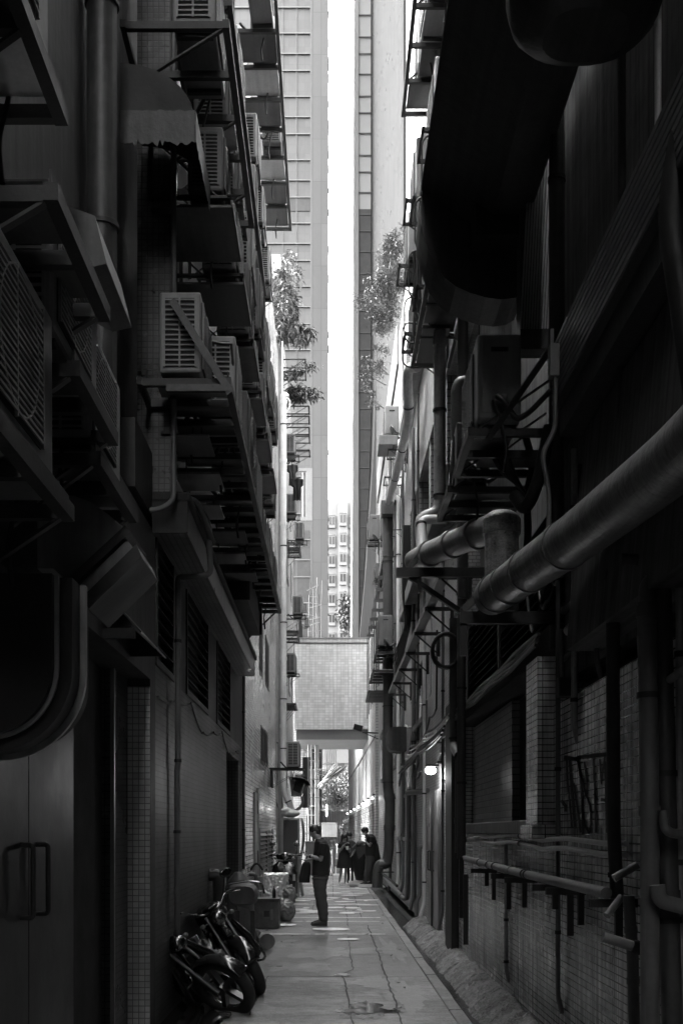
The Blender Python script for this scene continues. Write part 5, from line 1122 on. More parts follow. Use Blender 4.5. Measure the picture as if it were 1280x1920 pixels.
man = figure('man in black polo shirt and dark trousers standing side-on, head bowed over his phone', d1, (589.6, 1560, .098), (-.86, .06, -.50), ((592, 1566), (600, 1577)),
    [(592, 608, 1573.5, .09, 0), (590, 613, 1578.5, .2, 0), (589, 617, 1588, .225, 0), (588, 619, 1600, .21, 0), (585.5, 618.5, 1618, .19, 0), (585, 617, 1631, .18, 0), (584.5, 618, 1643, .185, 0)],
    [[(585, 617, 1641, .1, -.085), (585.5, 615, 1650, .1, -.085), (587, 612, 1661, .095, -.09), (589, 612, 1672, .085, -.095), (591, 613, 1684, .075, -.1), (595, 614.5, 1700, .07, -.1), (598, 615, 1714, .066, -.1), (598, 615, 1720, .07, -.1), (599, 615, 1727, .07, -.1)],
     [(586, 617, 1641, .1, .085), (586, 614, 1650, .1, .085), (586, 610, 1661, .095, .09), (588, 609, 1672, .085, .095), (590, 610, 1684, .075, .1), (593, 611, 1700, .07, .1), (596, 612, 1714, .066, .1), (597, 613, 1727, .07, .1)]],
    [((607, 1584), (601, 1611.5), (580.5, 1605), (569, 1601.5), -.2, -.15), ((605, 1584), (598, 1612), (579, 1612), (569, 1614), .19, .1)],
    [((613.5, 1736), (585, 1736), -.12), ((611, 1730), (583, 1730), .1)], hair='crop', sleeve=.74)
MB().box(-.045, .045, -.006, .006, -.075, .075, Matrix.Translation(P(568, 1600, d1) + Vector((0, -.13, .01))) @ Matrix.Rotation(R(70), 4, 'Y') @ Matrix.Rotation(R(90), 4, 'Z')).build('phone', 'gloss_black', None, bevel=.004)
o = bpy.data.objects['phone']; tag(o, 'black phone held up in the hand of the man in the polo shirt', 'phone')
w_ = MB(); a_, b_ = P(583.2, 1606, d1), P(580.6, 1605.2, d1); w_.cyl(a_ + Vector((0, -.155, 0)), b_ + Vector((0, -.15, 0)), .038, .036, 14); w_.build('watch', 'gloss_black', man)
bg_ = root('shoulder_bag', P(571, 1657, d1) + Vector((0, .1, 0)), 'slack black cloth bag hanging from the far hand of the man', 'bag')
b = MB(); b.loft([(P((a + c) / 2, y, d1) + Vector((0, .1, 0)), ((c - a) / 2 * d1 / FP, 0, 0), (0, t, 0)) for a, c, y, t in ((568, 580, 1617, .02), (565, 582.5, 1622, .05), (563, 582.5, 1636, .07), (560, 581, 1648, .08), (559, 581, 1656, .06))], 18, 3).build('bag_body', 'cloth_black', bg_, remesh=.012, smooth=1)
MB().tube([P(576, 1606, d1) + Vector((0, .1, 0)), P(573, 1612, d1) + Vector((0, .08, 0)), P(572, 1620, d1) + Vector((0, .1, 0))], .008, 6).build('strap', 'cloth_black', bg_)
d2 = 34.2
wm = figure('young woman with long brown hair in a loose black dress and white sneakers', d2, (645.5, 1571, .098), (.45, -.85, -.12), ((645, 1577), (644.5, 1582)),
    [(638, 651, 1578.5, .06, 0), (635.5, 653.5, 1581, .09, 0), (635.5, 654, 1590, .11, 0), (636.5, 654, 1600, .1, 0), (635, 655, 1608, .12, 0)],
    [[(637.5, 644.5, 1622, .06, 0), (636.5, 642.5, 1636, .05, 0), (634.5, 640, 1645, .045, 0), (634, 637, 1657, .03, 0)], [(644.5, 652, 1622, .06, -.03), (645, 651, 1636, .05, -.03), (645, 650, 1645, .045, -.03), (645, 648.5, 1657, .03, -.03)]],
    [((637.5, 1583), (636, 1597), (645, 1585), (650, 1580), -.05, -.2), ((652, 1584), (655, 1597), (653, 1592), (650.5, 1591), -.05, -.22)],
    [((635, 1660), (639, 1661), -.1), ((647, 1659), (651, 1660), -.1)], hair='long', skirt=[(635.5, 655, 1600, .11, 0), (634, 656, 1608, .14, 0), (632, 657, 1618, .18, 0), (630.5, 657.5, 1628, .21, 0)], bare=True, footm='cloth_white', sleeve=.55)
cup = root('paper_cup', P(650, 1592, d2 - .25), 'small white cup in the lower hand of the woman in the black dress', 'cup'); p = P(651, 1591, d2 - .28); MB().cyl(p - Vector((0, 0, .05)), p + Vector((0, 0, .05)), .032, .042, 14).build('cup_body', 'cloth_white', cup); MB().cyl(p + Vector((0, 0, .05)), p + Vector((0, 0, .06)), .044, n=14).build('cup_lid', 'cloth_white', cup)
d3 = 36.0
figure('person with hair in a bun, half hidden behind the woman in the black dress', d3, (654.5, 1567.5, .1), (-.3, -.9, -.1), ((655, 1574), (655.5, 1579)),
    [(650, 661, 1576, .06, 0), (648, 664, 1579, .1, 0), (649, 664, 1592, .11, 0), (650, 663, 1606, .11, 0)],
    [[(650, 656, 1605, .09, 0), (650, 656, 1625, .07, 0), (651, 655, 1652, .05, 0)], [(656, 663, 1605, .09, 0), (657, 662, 1625, .07, 0), (658, 662, 1652, .05, 0)]],
    [((662.5, 1581), (664, 1594), (660, 1603), (657, 1607), 0, -.15)], [((653, 1654), (652, 1656), -.1), ((660, 1654), (660, 1656), -.1)], hair='bun', top='cloth_dark', bottom='cloth_black', sleeve=.9)
d4 = 34.6
figure('young man in black t-shirt and white face mask, one hand raised to his chin', d4, (683.8, 1559.2, .102), (-.93, -.2, -.32), ((686, 1565), (689, 1569)),
    [(685, 698, 1564.5, .08, 0), (685, 703, 1569, .19, 0), (684.5, 706, 1578, .21, 0), (684, 708, 1590, .19, 0), (684, 707, 1600, .18, 0), (684.5, 706, 1607, .18, 0)],
    [[(684, 704, 1605, .11, -.09), (684, 700, 1618, .1, -.1), (683, 697, 1630, .085, -.11), (681, 693, 1642, .08, -.12), (680, 691, 1653, .08, -.12)], [(686, 705, 1605, .11, .09), (688, 704, 1618, .1, .1), (689, 703, 1630, .085, .1), (690, 702, 1642, .08, .1), (691, 702, 1653, .08, .1)]],
    [((699, 1571), (692.5, 1586), (686, 1578.5), (682.5, 1573.5), -.2, -.12), ((697, 1571), (690, 1585), (681, 1580), (676, 1578), .18, .08)],
    [((688, 1656), (674, 1657), -.12), ((698, 1655), (688, 1656), .1)], hair='thick', mask=True, sleeve=.6)
bk = root('backpack', P(709, 1612, d4), 'drooping black backpack slung behind the masked young man', 'backpack'); MB().loft([(P((a + c) / 2, y, d4), ((c - a) / 2 * d4 / FP, 0, 0), (0, t, 0)) for a, c, y, t in ((696, 702, 1575, .1), (697, 709, 1585, .14), (698, 711, 1598, .16), (698, 713, 1608, .16), (700, 713, 1616, .12))], 16, 2.6).build('backpack_body', 'cloth_black', bk, remesh=.015, smooth=1)
MB().tube([P(690, 1568, d4 - .2), P(697, 1567, d4 - .15), P(701, 1578, d4 - .1)], .02, 8).build('strap', 'cloth_dark', bk)
# ================================================================ motorcycles, scooter, heaps
def motorcycle(label, loc, heading, lean, steer, full=True):
    r = root('motorcycle', (0, 0, 0), label, 'motorcycle')
    hd = Vector((.44, 0, .86)); ax = (Vector((.62, 0, .31)) - hd).normalized()
    SX = Matrix.Translation(hd) @ Matrix.Rotation(R(steer), 4, -ax) @ Matrix.Translation(-hd)
    def wheel(c, X, fr):
        w_ = MB().tube([(c[0] + .262 * math.cos(t), 0, c[2] + .262 * math.sin(t)) for t in [2 * math.pi * i / 40 for i in range(40)]], .056, 14, closed=True)
        ty = w_.xf(X).build('tyre', 'rubber', r)
        MB().tube([(c[0] + .222 * math.cos(t), 0, c[2] + .216 * math.sin(t)) for t in [2 * math.pi * i / 36 for i in range(36)]], .017, 8, closed=True).xf(X).build('rim', 'chrome', ty)
        s_ = MB()
        for i in range(5):
            t = 2 * math.pi * i / 5 + .3; a_ = Vector((c[0], 0, c[2])); b_ = a_ + Vector((math.cos(t), 0, math.sin(t))) * .215; s_.bar(a_, b_, .045, .06, up=(0, 1, 0))
        s_.cyl((c[0], -.06, c[2]), (c[0], .06, c[2]), .05, n=18).cyl((c[0], .045, c[2]), (c[0], .05, c[2]), .11, n=24); s_.xf(X).build('spoked_hub', 'alloy', ty)
    wheel((.66, 0, .31), SX, True); wheel((-.6, 0, .31), Matrix.Identity(4), False)
    for y in (-.085, .085):
        MB().cyl((.66, y, .31), (.56, y, .56), .027, n=12).cyl((.56, y, .56), (.43, y, .9), .018, n=12).xf(SX).build('fork_leg', 'alloy', r)
    f = MB(); prof = [(.66 + .33 * math.cos(t), .31 + .33 * math.sin(t)) for t in [R(15 + 11 * i) for i in range(12)]]
    for (x0, z0), (x1, z1) in zip(prof, prof[1:]):
        pass
    f.sheet(8, 24, lambda u, v: (lambda t, s_: (.66 + (.345 + .02 * math.cos(s_ * 1.4)) * math.cos(t), .075 * s_, .31 + (.345 - .035 * s_ * s_) * math.sin(t)))(R(12 + 130 * v), u * 2 - 1))
    f.xf(SX).build('front_mudguard', 'gloss_black', r, solid=.004)
    MB().tube([(.28, -.36, 1.0), (.34, -.22, 1.02), (.42, -.1, .93), (.42, .1, .93), (.34, .22, 1.02), (.28, .36, 1.0)], .012, 8, .05).xf(SX).build('handlebar', 'chrome', r)
    for y in (-1, 1):
        g = MB().cyl((.28, y * .36, 1.0), (.32, y * .24, 1.02), .019, n=10).xf(SX).build('handle_grip', 'rubber', r)
        MB().tube([(.33, y * .24, 1.03), (.42, y * .3, 1.0), (.40, y * .37, .98)], .006, 6).xf(SX).build('brake_lever', 'chrome', g)
        MB().tube([(.33, y * .22, 1.03), (.36, y * .3, 1.18)], .006, 6).ell((.36, y * .33, 1.2), .012, .07, .045, 14, 8).xf(SX).build('mirror', 'gloss_black', r)
    hl = MB().ell((.52, 0, .86), .085, .085, .085, 18, 10).xf(SX).build('headlight', 'gloss_black', r); MB().ell((.575, 0, .855), .04, .07, .07, 18, 10).xf(SX).build('lens', 'chrome', hl)
    for y in (-.15, .15): MB().tube([(.46, y * .5, .84), (.48, y, .84)], .008, 6).ell((.49, y * 1.1, .84), .03, .03, .025, 10, 8).xf(SX).build('indicator', 'casing_dirty', r)
    MB().ell((.44, 0, .97), .05, .09, .03, 14, 8).xf(SX).build('gauges', 'gloss_black', r)
    MB().tube([(.44, 0, .84), (.1, 0, .72), (-.35, 0, .68), (-.72, 0, .74)], .022, 8, .1).tube([(.44, 0, .78), (.3, 0, .5), (.22, 0, .3), (-.2, 0, .28), (-.28, 0, .66)], .018, 8, .06).build('frame', 'gloss_black', r)
    MB().loft([((.38, 0, .83), (0, .06, 0), (0, 0, .05)), ((.28, 0, .87), (0, .16, 0), (0, 0, .12)), ((.1, 0, .86), (0, .17, 0), (0, 0, .13)), ((-.06, 0, .8), (0, .1, 0), (0, 0, .07))], 18, 2.4).build('fuel_tank', 'gloss_black', r)
    MB().loft([((-.02, 0, .82), (0, .09, 0), (0, 0, .035)), ((-.2, 0, .79), (0, .13, 0), (0, 0, .045)), ((-.45, 0, .83), (0, .12, 0), (0, 0, .05)), ((-.72, 0, .87), (0, .07, 0), (0, 0, .03))], 16, 3).build('saddle', 'rubber', r)
    MB().loft([((-.25, 0, .7), (0, .1, 0), (0, 0, .07)), ((-.55, 0, .76), (0, .09, 0), (0, 0, .06)), ((-.85, 0, .84), (0, .04, 0), (0, 0, .03))], 14).build('tail_cowl', 'gloss_black', r)
    for y in (-1, 1): MB().loft([((.34, y * .13, .74), (.05, 0, 0), (0, .03, .02)), ((.3, y * .2, .5), (.12, 0, 0), (0, .04, .02)), ((.2, y * .22, .28), (.1, 0, 0), (0, .03, .02))], 14, 3).loft([((-.2, y * .13, .6), (.14, 0, 0), (0, .03, 0)), ((-.22, y * .16, .45), (.16, 0, 0), (0, .04, 0)), ((-.2, y * .13, .33), (.1, 0, 0), (0, .03, 0))], 14, 3).build('side_fairing', 'gloss_black', r)
    e = MB().loft([((.0, -.12, .36), (.16, 0, 0), (0, 0, .11)), ((.0, .12, .36), (.16, 0, 0), (0, 0, .11))], 18, 3).cyl((.0, -.15, .34), (0, .15, .34), .085, n=20); en = e.build('engine', 'alloy', r)
    e = MB()
    for i in range(8): z = .46 + .022 * i; e.box(.03 + .01 * i, .2 + .01 * i, -.085, .085, z, z + .008)
    e.cyl((.1, 0, .44), (.18, 0, .66), .055, n=16); e.build('cylinder_fins', 'alloy', en)
    MB().tube([(.22, -.05, .55), (.32, -.09, .4), (.2, -.14, .2), (-.2, -.16, .22), (-.45, -.17, .28)], .018, 8, .06).cyl((-.4, -.17, .27), (-.85, -.18, .4), .045, .04, n=14).build('exhaust', 'chrome', r)
    MB().bar((-.15, -.08, .34), (-.6, -.09, .31), .025, .04).bar((-.15, .08, .34), (-.6, .09, .31), .025, .04).build('swing_arm', 'steel_mid', r)
    for y in (-.11, .11):
        MB().tube([(-.52 - .1 * (i / 60), y + .022 * math.cos(i * .9), .36 + .32 * i / 60) for i in range(60)], .005, 5).cyl((-.52, y, .34), (-.62, y, .7), .012, n=8).build('shock_absorber', 'chrome', r)
    MB().tube([(.3, -.02, .45), (.28, -.26, .42), (.26, -.26, .2), (.1, -.04, .24)], .013, 8, .06).tube([(.3, .02, .45), (.28, .26, .42), (.26, .26, .2), (.1, .04, .24)], .013, 8, .06).build('crash_bar', 'chrome', r)
    prof = [(-.6 + .34 * math.cos(t), .31 + .34 * math.sin(t)) for t in [R(30 + 12 * i) for i in range(11)]]; f = MB()
    f.sheet(6, 20, lambda u, v: (lambda t, s_: (-.6 + .35 * math.cos(t), .085 * s_, .31 + (.35 - .03 * s_ * s_) * math.sin(t)))(R(30 + 120 * v), u * 2 - 1))
    f.build('rear_mudguard', 'gloss_black', r, solid=.004)
    Mx = Matrix.Rotation(heading, 4, 'Z') @ Matrix.Rotation(R(lean), 4, 'X'); r.rotation_euler = Mx.to_euler(); r.location = loc
    return r
def hd_(x, y): return math.atan2(y, x)
GM = 'motorcycles leaning on the left wall'
m1 = motorcycle('nearest toppled motorcycle, its front wheel lying out on the lane at lower left', (-1.02, 10.75, .0), hd_(.42, -.9), 47, 30); m1['group'] = GM
m2 = motorcycle('second leaning motorcycle, just behind the toppled one', (-.82, 11.9, 0), hd_(.22, -.97), 30, 10); m2['group'] = GM
# plastic bag caught on the near bike
b = MB(); b.sheet(16, 16, lambda u, v: (-1.28 + .34 * u + .05 * math.sin(v * 9), 10.35 + .25 * v + .05 * math.sin(u * 8), .62 - .22 * u + .06 * noise.noise(Vector((u * 5, v * 5, 1))) + .03 * math.sin(u * 17 + v * 9)))
tag(b.build('plastic_bag', mat('plastic_film', .12, .18, 0, .5, 6, bump=.6), solid=.004), 'crumpled shiny plastic sheet lying on the nearest toppled motorcycle', 'bag')
hc_ = root('covered_bike', (-1.15, 14.3, 0), 'black cloth hood over a parked thing behind the leaning motorcycles', 'cover')
MB().loft([((-1.14, 14.3, z), (a, 0, 0), (0, c, 0)) for z, a, c in ((0, .2, .3), (.3, .22, .32), (.62, .2, .3), (.85, .19, .25), (1.0, .13, .15), (1.1, .05, .05))], 18, 2.3).build('cover_cloth', 'canvas_black', hc_, remesh=.02, smooth=1)
bx = root('top_case', (-.98, 12.9, .75), 'dark carrier case with a pale tube rim behind the second motorcycle', 'case')
MB().loft([((-.97, 12.6, .9), (.14, 0, 0), (0, 0, .1)), ((-.97, 12.8, .9), (.17, 0, 0), (0, 0, .13)), ((-.97, 13.0, .88), (.12, 0, 0), (0, 0, .09))], 18, 3).build('case_shell', 'canvas_black', bx); MB().tube([(-1.14, 12.58, .8), (-1.14, 12.58, 1.02), (-.9, 12.58, 1.06), (-.74, 12.58, 1.04), (-.72, 12.58, .92)], .012, 8, .05).build('rim_tube', 'chrome', bx)
MB().box(-1.05, -1.0, 12.7, 12.75, 0, .72).box(-.88, -.83, 12.7, 12.75, 0, .72).build('stand', 'steel_dark', bx)
rl = root('rolled_mat', (-.85, 15.6, 0), 'small rolled bundle with a round end lying past the motorcycles', 'roll')
MB().cyl((-.98, 15.9, .12), (-.84, 15.4, .12), .09, n=18).build('roll_body', 'concrete', rl); MB().cyl((-.845, 15.42, .12), (-.835, 15.37, .12), .105, n=20).build('roll_rim', 'casing_dirty', rl)
MB().ell((-1.08, 15.7, .14), .16, .25, .15, 14, 8).build('cloth_heap', 'cloth_dark', rl)
bd_ = root('board', (-1.1, 13.7, 0), 'grey board leaning behind the motorcycles', 'board'); MB().add([(-1.12, 13.6, .72), (-1.0, 13.9, .66), (-.93, 14.2, .02), (-1.1, 13.9, .02)], [(0, 1, 2, 3)]).build('board_sheet', 'timber', bd_, solid=.02)
# crate, bottle, foil heap
ct = root('battered_crate', P(497, 1742, 18.8), 'battered grey crate with a square hole, standing beside the foil heap', 'crate')
MB().box(-1.3, -.83, 18.8, 19.35, .01, .47).build('crate_box', mat('crate_metal', .10, .5, .2, .6, 4, .2, dirt=.3, bump=.4), ct, bevel=.012); MB().box(-1.31, -.82, 18.78, 19.37, .47, .5).build('lid', 'crate_metal', ct, bevel=.006)
MB().box(-1.08, -.99, 18.79, 18.8, .2, .3).build('hole', 'recess', ct); MB().box(-.97, -.93, 18.79, 18.799, .15, .32).build('plate', 'casing_dirty', ct)
bt = root('bottle', P(513, 1682, 18.9), 'small dark bottle standing on the battered crate', 'bottle'); p = Vector((-.92, 18.95, .5)); MB().cyl(p, p + Vector((0, 0, .12)), .03, n=14).cyl(p + Vector((0, 0, .12)), p + Vector((0, 0, .17)), .03, .012, n=14).build('glass_body', 'gloss_black', bt); MB().cyl(p + Vector((0, 0, .17)), p + Vector((0, 0, .2)), .013, n=10).build('cap', 'casing', bt)
fo = root('foil_heap', P(518, 1715, 20.6), 'tall box wrapped in crinkled silver foil sheet, left of the man', 'wrapped box')
def fz(u, v): return noise.noise(Vector((u * 9, v * 9, 2))) * .03
b = MB(); b.loft([((-.99 + .02 * math.sin(z * 7), 20.9, z), (a, 0, 0), (0, .3, 0)) for z, a in ((.02, .27), (.2, .26), (.4, .25), (.6, .25), (.78, .245), (.84, .22))], 22, 4)
o = b.build('foil_wrap', 'foil', fo, remesh=.014); q = o.modifiers.new('d', 'DISPLACE'); tx = bpy.data.textures.new('crinkle', 'CLOUDS'); tx.noise_scale = .045; tx.noise_depth = 4; q.texture = tx; q.strength = .085
sk = root('rubbish_sack', P(535, 1722, 20.4), 'pale plastic sack slumped against the foil wrapped box', 'sack')
o = MB().ell((-.76, 20.45, .2), .15, .2, .2, 18, 12).ell((-.72, 20.6, .45), .12, .15, .2, 16, 10).build('sack_body', mat('sack_film', .2, .3, 0, .4, 6, bump=.6), sk, remesh=.014); q = o.modifiers.new('d', 'DISPLACE'); q.texture = tx; q.strength = .07
hs = root('hand_truck', P(485, 1680, 21), 'thin tube frame of a folded trolley behind the battered crate', 'trolley')
for x in (-1.32, -1.18): MB().tube([(x, 20.2, .05), (x, 20.25, .9), (x + .02, 20.3, 1.0)], .014, 7).build('upright', 'galvanised', hs)
for z in (.3, .55, .8): MB().cyl((-1.32, 20.23, z), (-1.18, 20.23, z), .01, n=7).build('rung', 'galvanised', hs)
MB().tube([(-1.4 + .22 * (i / 20), 20.2, .92 + .12 * math.sin(i / 20 * 3.1)) for i in range(21)], .02, 7).build('hose_loop', 'rubber', hs)
# scooter
sc = root('scooter', (-1.0, 25.6, 0), 'glossy black scooter facing the camera beside the mesh cabinet', 'scooter')
x0, y0 = -1.0, 25.3
MB().loft([((x0, y0 + .12, .28), (.2, 0, 0), (0, .03, 0)), ((x0, y0 + .05, .45), (.26, 0, 0), (0, .05, 0)), ((x0, y0 + .04, .68), (.285, 0, 0), (0, .06, 0)), ((x0, y0 + .1, .86), (.25, 0, 0), (0, .05, 0)), ((x0, y0 + .16, .95), (.14, 0, 0), (0, .04, 0))], 24, 3).build('leg_shield', 'gloss_black', sc)
MB().box(x0 - .02, x0 + .02, y0 - .035, y0 + .0, .45, .86).build('horn_cover', 'chrome', sc, bevel=.008); MB().box(x0 + .19, x0 + .25, y0 - .03, y0 - .012, .52, .66).build('sticker', 'casing', sc)
MB().ell((x0, y0, .33), .09, .2, .2, 18, 10).build('mudguard', 'gloss_black', sc)
ty = MB().tube([(x0, y0 - .02 + .19 * math.cos(t), .23 + .19 * math.sin(t)) for t in [2 * math.pi * i / 28 for i in range(28)]], .045, 10, closed=True).build('tyre', 'rubber', sc); MB().cyl((x0 - .03, y0 - .02, .23), (x0 + .03, y0 - .02, .23), .13, n=22).build('rim', 'alloy', ty)
ty = MB().tube([(x0, y0 + 1.25 + .19 * math.cos(t), .23 + .19 * math.sin(t)) for t in [2 * math.pi * i / 28 for i in range(28)]], .045, 10, closed=True).build('tyre', 'rubber', sc); MB().cyl((x0 - .03, y0 + 1.25, .23), (x0 + .03, y0 + 1.25, .23), .13, n=22).build('rim', 'alloy', ty)
MB().loft([((x0, y0 + .15, .25), (.18, 0, 0), (0, 0, .04)), ((x0, y0 + .6, .27), (.2, 0, 0), (0, 0, .05)), ((x0, y0 + .8, .45), (.2, 0, 0), (0, 0, .22)), ((x0, y0 + 1.4, .55), (.17, 0, 0), (0, 0, .16)), ((x0, y0 + 1.6, .6), (.06, 0, 0), (0, 0, .06))], 20, 2.6).build('body_shell', 'gloss_black', sc)
MB().loft([((x0, y0 + .7, .8), (.14, 0, 0), (0, 0, .04)), ((x0, y0 + 1.1, .82), (.16, 0, 0), (0, 0, .05)), ((x0, y0 + 1.5, .84), (.12, 0, 0), (0, 0, .04))], 18, 3).build('saddle', 'rubber', sc)
MB().tube([(x0 - .36, y0 + .25, 1.08), (x0 - .2, y0 + .18, 1.08), (x0 + .2, y0 + .18, 1.08), (x0 + .36, y0 + .25, 1.08)], .017, 8).loft([((x0 - .2, y0 + .16, 1.05), (0, .05, 0), (0, 0, .05)), ((x0, y0 + .12, 1.07), (0, .09, 0), (0, 0, .09)), ((x0 + .2, y0 + .16, 1.05), (0, .05, 0), (0, 0, .05))], 16).build('handlebar', 'gloss_black', sc)
hl = MB().ell((x0 + .02, y0 + .03, 1.07), .085, .05, .085, 20, 12).build('headlight', 'chrome', sc)
for s_ in (-1, 1):
    MB().tube([(x0 + s_ * .22, y0 + .18, 1.1), (x0 + s_ * .27, y0 + .16, 1.28)], .007, 6).ell((x0 + s_ * .27, y0 + .15, 1.34), .07, .012, .07, 16, 8).build('mirror', 'chrome', sc); MB().ell((x0 + s_ * .2, y0 + .08, 1.02), .035, .03, .03, 12, 8).build('indicator', 'casing', sc)
# mesh cabinet, bag on top, kitchen hood
cb = root('mesh_cabinet', P(543, 1690, 28), 'tall metal framed cabinet with a mesh door, behind the scooter', 'cabinet')
a_, b_ = P(527, 1532, 28), P(562, 1532, 28); xa, xb2 = a_.x, b_.x
c = MB()
for x in (xa, xb2 - .05): c.box(x, x + .05, 28, 28.05, 0, 1.95)
for z in (0.03, 1.0, 1.9): c.box(xa + .05, xb2 - .05, 28, 28.05, z, z + .05)
c.build('frame_bar', 'galvanised', cb); MB().box(xa + .03, xb2 - .03, 28.06, 28.6, .03, 1.93).build('mesh_panel', mat('mesh', .07, .7, .2, .3, 3, tile=(.02, .02, .004, 2.2, 0)), cb)
MB().sheet(10, 10, lambda u, v: (xb2 + .01 + .05 * math.sin(v * 7) + .05 * u, 27.9 + .5 * u, 1.93 * (1 - v) + .02)).build('tarpaulin', 'pvc_grey', cb, solid=.01)
bgx = root('cloth_bundle', P(545, 1530, 28), 'pale crumpled bundle lying on top of the mesh cabinet', 'bundle'); MB().ell((xa + .22, 28.25, 2.07), .24, .22, .1, 18, 10).ell((xa + .12, 28.2, 2.14), .14, .16, .08, 14, 8).build('bundle_cloth', 'cloth_white', bgx, remesh=.02)
kh = root('kitchen_hood', P(560, 1500, 29), 'weathered box hood with a dark slanting mouth above the mesh cabinet', 'hood')
def q2(px, py): v = P(px, py, 29); return (v.x, v.z)
MB().prism([q2(543, 1462), q2(572, 1460), q2(564, 1493), q2(546, 1493)], 'y', 29, 29.6).build('hood_box', 'pvc_grey', kh); MB().prism([q2(553, 1466), q2(570, 1465), q2(562, 1488), q2(549, 1482)], 'y', 28.98, 28.995).build('mouth', 'recess', kh)
MB().prism([q2(540, 1458), q2(566, 1456), q2(582, 1472), q2(574, 1462), q2(543, 1462)], 'y', 28.8, 29.7).build('cover_sheet', 'casing_dirty', kh); MB().ell(P(561, 1455, 29.2), .12, .15, .06, 14, 8).build('lid', 'casing', kh)
pipe('flexible_hose', [P(566, 1494, 29), P(568, 1505, 29), P(562, 1516, 29), P(550, 1522, 29)], .04, 'pvc_grey', 'ribbed hose curling down from the weathered hood', fil=.2)
fx = root('light_box', P(574, 1470, 32), 'tall pale light box frame standing out beside the weathered hood', 'frame')
a_ = P(567, 1515, 32); b_ = P(576, 1420, 32); MB().box(a_.x, b_.x, 32, 32.5, a_.z, b_.z).build('side_panel', 'concrete_dark', fx); MB().box(b_.x + .002, b_.x + .05, 31.98, 32.5, a_.z, b_.z).build('edge', 'casing', fx)
# stuff on the left under the bridge: scaffold tower and poles
sf = root('pipe_scaffold', P(590, 1560, 47), 'upright scaffold of thin poles and cross rods under the bridge at left', 'scaffold')
for x, w_ in ((578, .03), (584, .03), (592, .05), (596, .05)): MB().cyl(P(x, 1397, 46.5), P(x, 1640, 46.5), w_, n=8).build('pole', 'galvanised', sf)
for i in range(12): yy = 1410 + i * 17; MB().cyl(P(572, yy, 46.4), P(600 + random.uniform(-2, 4), yy + random.uniform(-2, 2), 46.4), .018, n=6).build('pole', random.choice(['galvanised', 'timber']), sf)
for i in range(5): yy = 1420 + 25 * i; a_ = P(578, yy + 18, 46.8); b_ = P(591, yy, 46.8); MB().box(a_.x, b_.x, 46.7, 46.8, a_.z, b_.z).build('ladder_panel', random.choice(['steel_mid', 'casing_dirty', 'concrete_dark']), sf)
bb = root('bamboo_bundle', P(598, 1478, 45.5), 'bundle of bamboo poles sticking out over the lane below the bridge', 'bamboo')
for i in range(9): MB().cyl(P(596 + i % 3, 1474 + i % 4, 45.3 + .04 * i), P(634 + random.uniform(-8, 18), 1440 + random.uniform(-8, 8) - (i % 2) * 4, 44.9), .025, n=6).build('pole', random.choice(['pvc_light', 'timber', 'casing_dirty']), bb)
for i in range(4): MB().cyl(P(594, 1440 + 4 * i, 45.6), P(638, 1452 + 2 * i, 45.2), .015, n=6).build('thin_pole', 'timber', bb)
MB().ell(P(604, 1476, 45.2), .1, .12, .1, 12, 8).build('binding', 'casing', bb)
LB = root('old_building', (-3, 55, 0), 'dark cluttered low block at left beyond the tiled bridge', 'building')
MB().box(-8, -1.0, 50.1, 63.9, 0, 9).build('wall', 'tile_far', LB); 
for i in range(6): MB().box(-.995, -.9, 50.5 + i * 2.2, 51.8 + i * 2.2, 3.4 if i % 2 else .4, 4.8 if i % 2 else 2.4).build('shutter', random.choice(['casing_dirty', 'steel_dark', 'pvc_grey']), LB)
for i, (px, py, Y, l) in enumerate(((601, 1512, 52, 'bright bare lamp on the left side beyond the bridge'),)):
    q = root('alley_lamp', P(px, py, Y), 'lit strip lamp on the left just beyond the bridge', 'lamp'); p = P(612, 1520, 58); MB().box(p.x - .03, p.x + .03, 58, 58.1, p.z - .3, p.z + .3).build('tube', 'lamp_glow', q); MB().box(-1.0, p.x - .07, 58, 58.06, p.z, p.z + .04).build('holder', 'steel_mid', q)
    ld = bpy.data.lights.new('alley_lamp_light', 'POINT'); ld.energy = 4; ld.shadow_soft_size = .2; o_ = bpy.data.objects.new('alley_lamp_light', ld); S.collection.objects.link(o_); o_.parent = q; o_.location = FR[q.name].inverted() @ (p + Vector((.1, -.3, 0)))
for i in range(6):
    p0 = P(612 + 3.5 * i, 1400, 70 + i); tag(MB().cyl(p0, P(613 + 3.2 * i, 1540, 70 + i), .022, n=6).build('hanging_rope', 'cable_light'), '%s pale rope hanging down before the trees, counted from the left' % ['first', 'second', 'third', 'fourth', 'fifth', 'sixth'][i], 'rope', 'ropes before the trees')
# end of lane: stall, boxes, plants, wall
ew = root('hoarding', (1, 76, 0), 'pale painted hoarding closing the end of the lane', 'hoarding'); MB().box(-.5, 4, 76, 76.2, 0, 3.0).build('panel', 'tile_far', ew); MB().box(.2, .25, 75.98, 75.999, .2, 2.9).box(.75, .8, 75.98, 75.999, .2, 2.9).build('post', 'casing', ew)
STL = [('white_box', 603, 632, 1570, 1543, 50, .5, 'casing', 'big white box stacked high behind the front man', 'box'), ('foam_box', 606, 622, 1600, 1584, 47, .4, 'cloth_white', 'pale foam box low among the stall goods', 'box'),
       ('plastic_tub', 572, 592, 1640, 1578, 42, .4, 'pvc_grey', 'grey plastic tub stack left of the man at chest height', 'tub'), ('foam_box', 622, 634, 1640, 1600, 46, .4, 'casing', 'upright pale box beside the woman in the black dress', 'box'),
       ('crate', 606, 620, 1640, 1604, 45, .4, 'casing_dirty', 'stacked grey crates behind the front man', 'crate')]
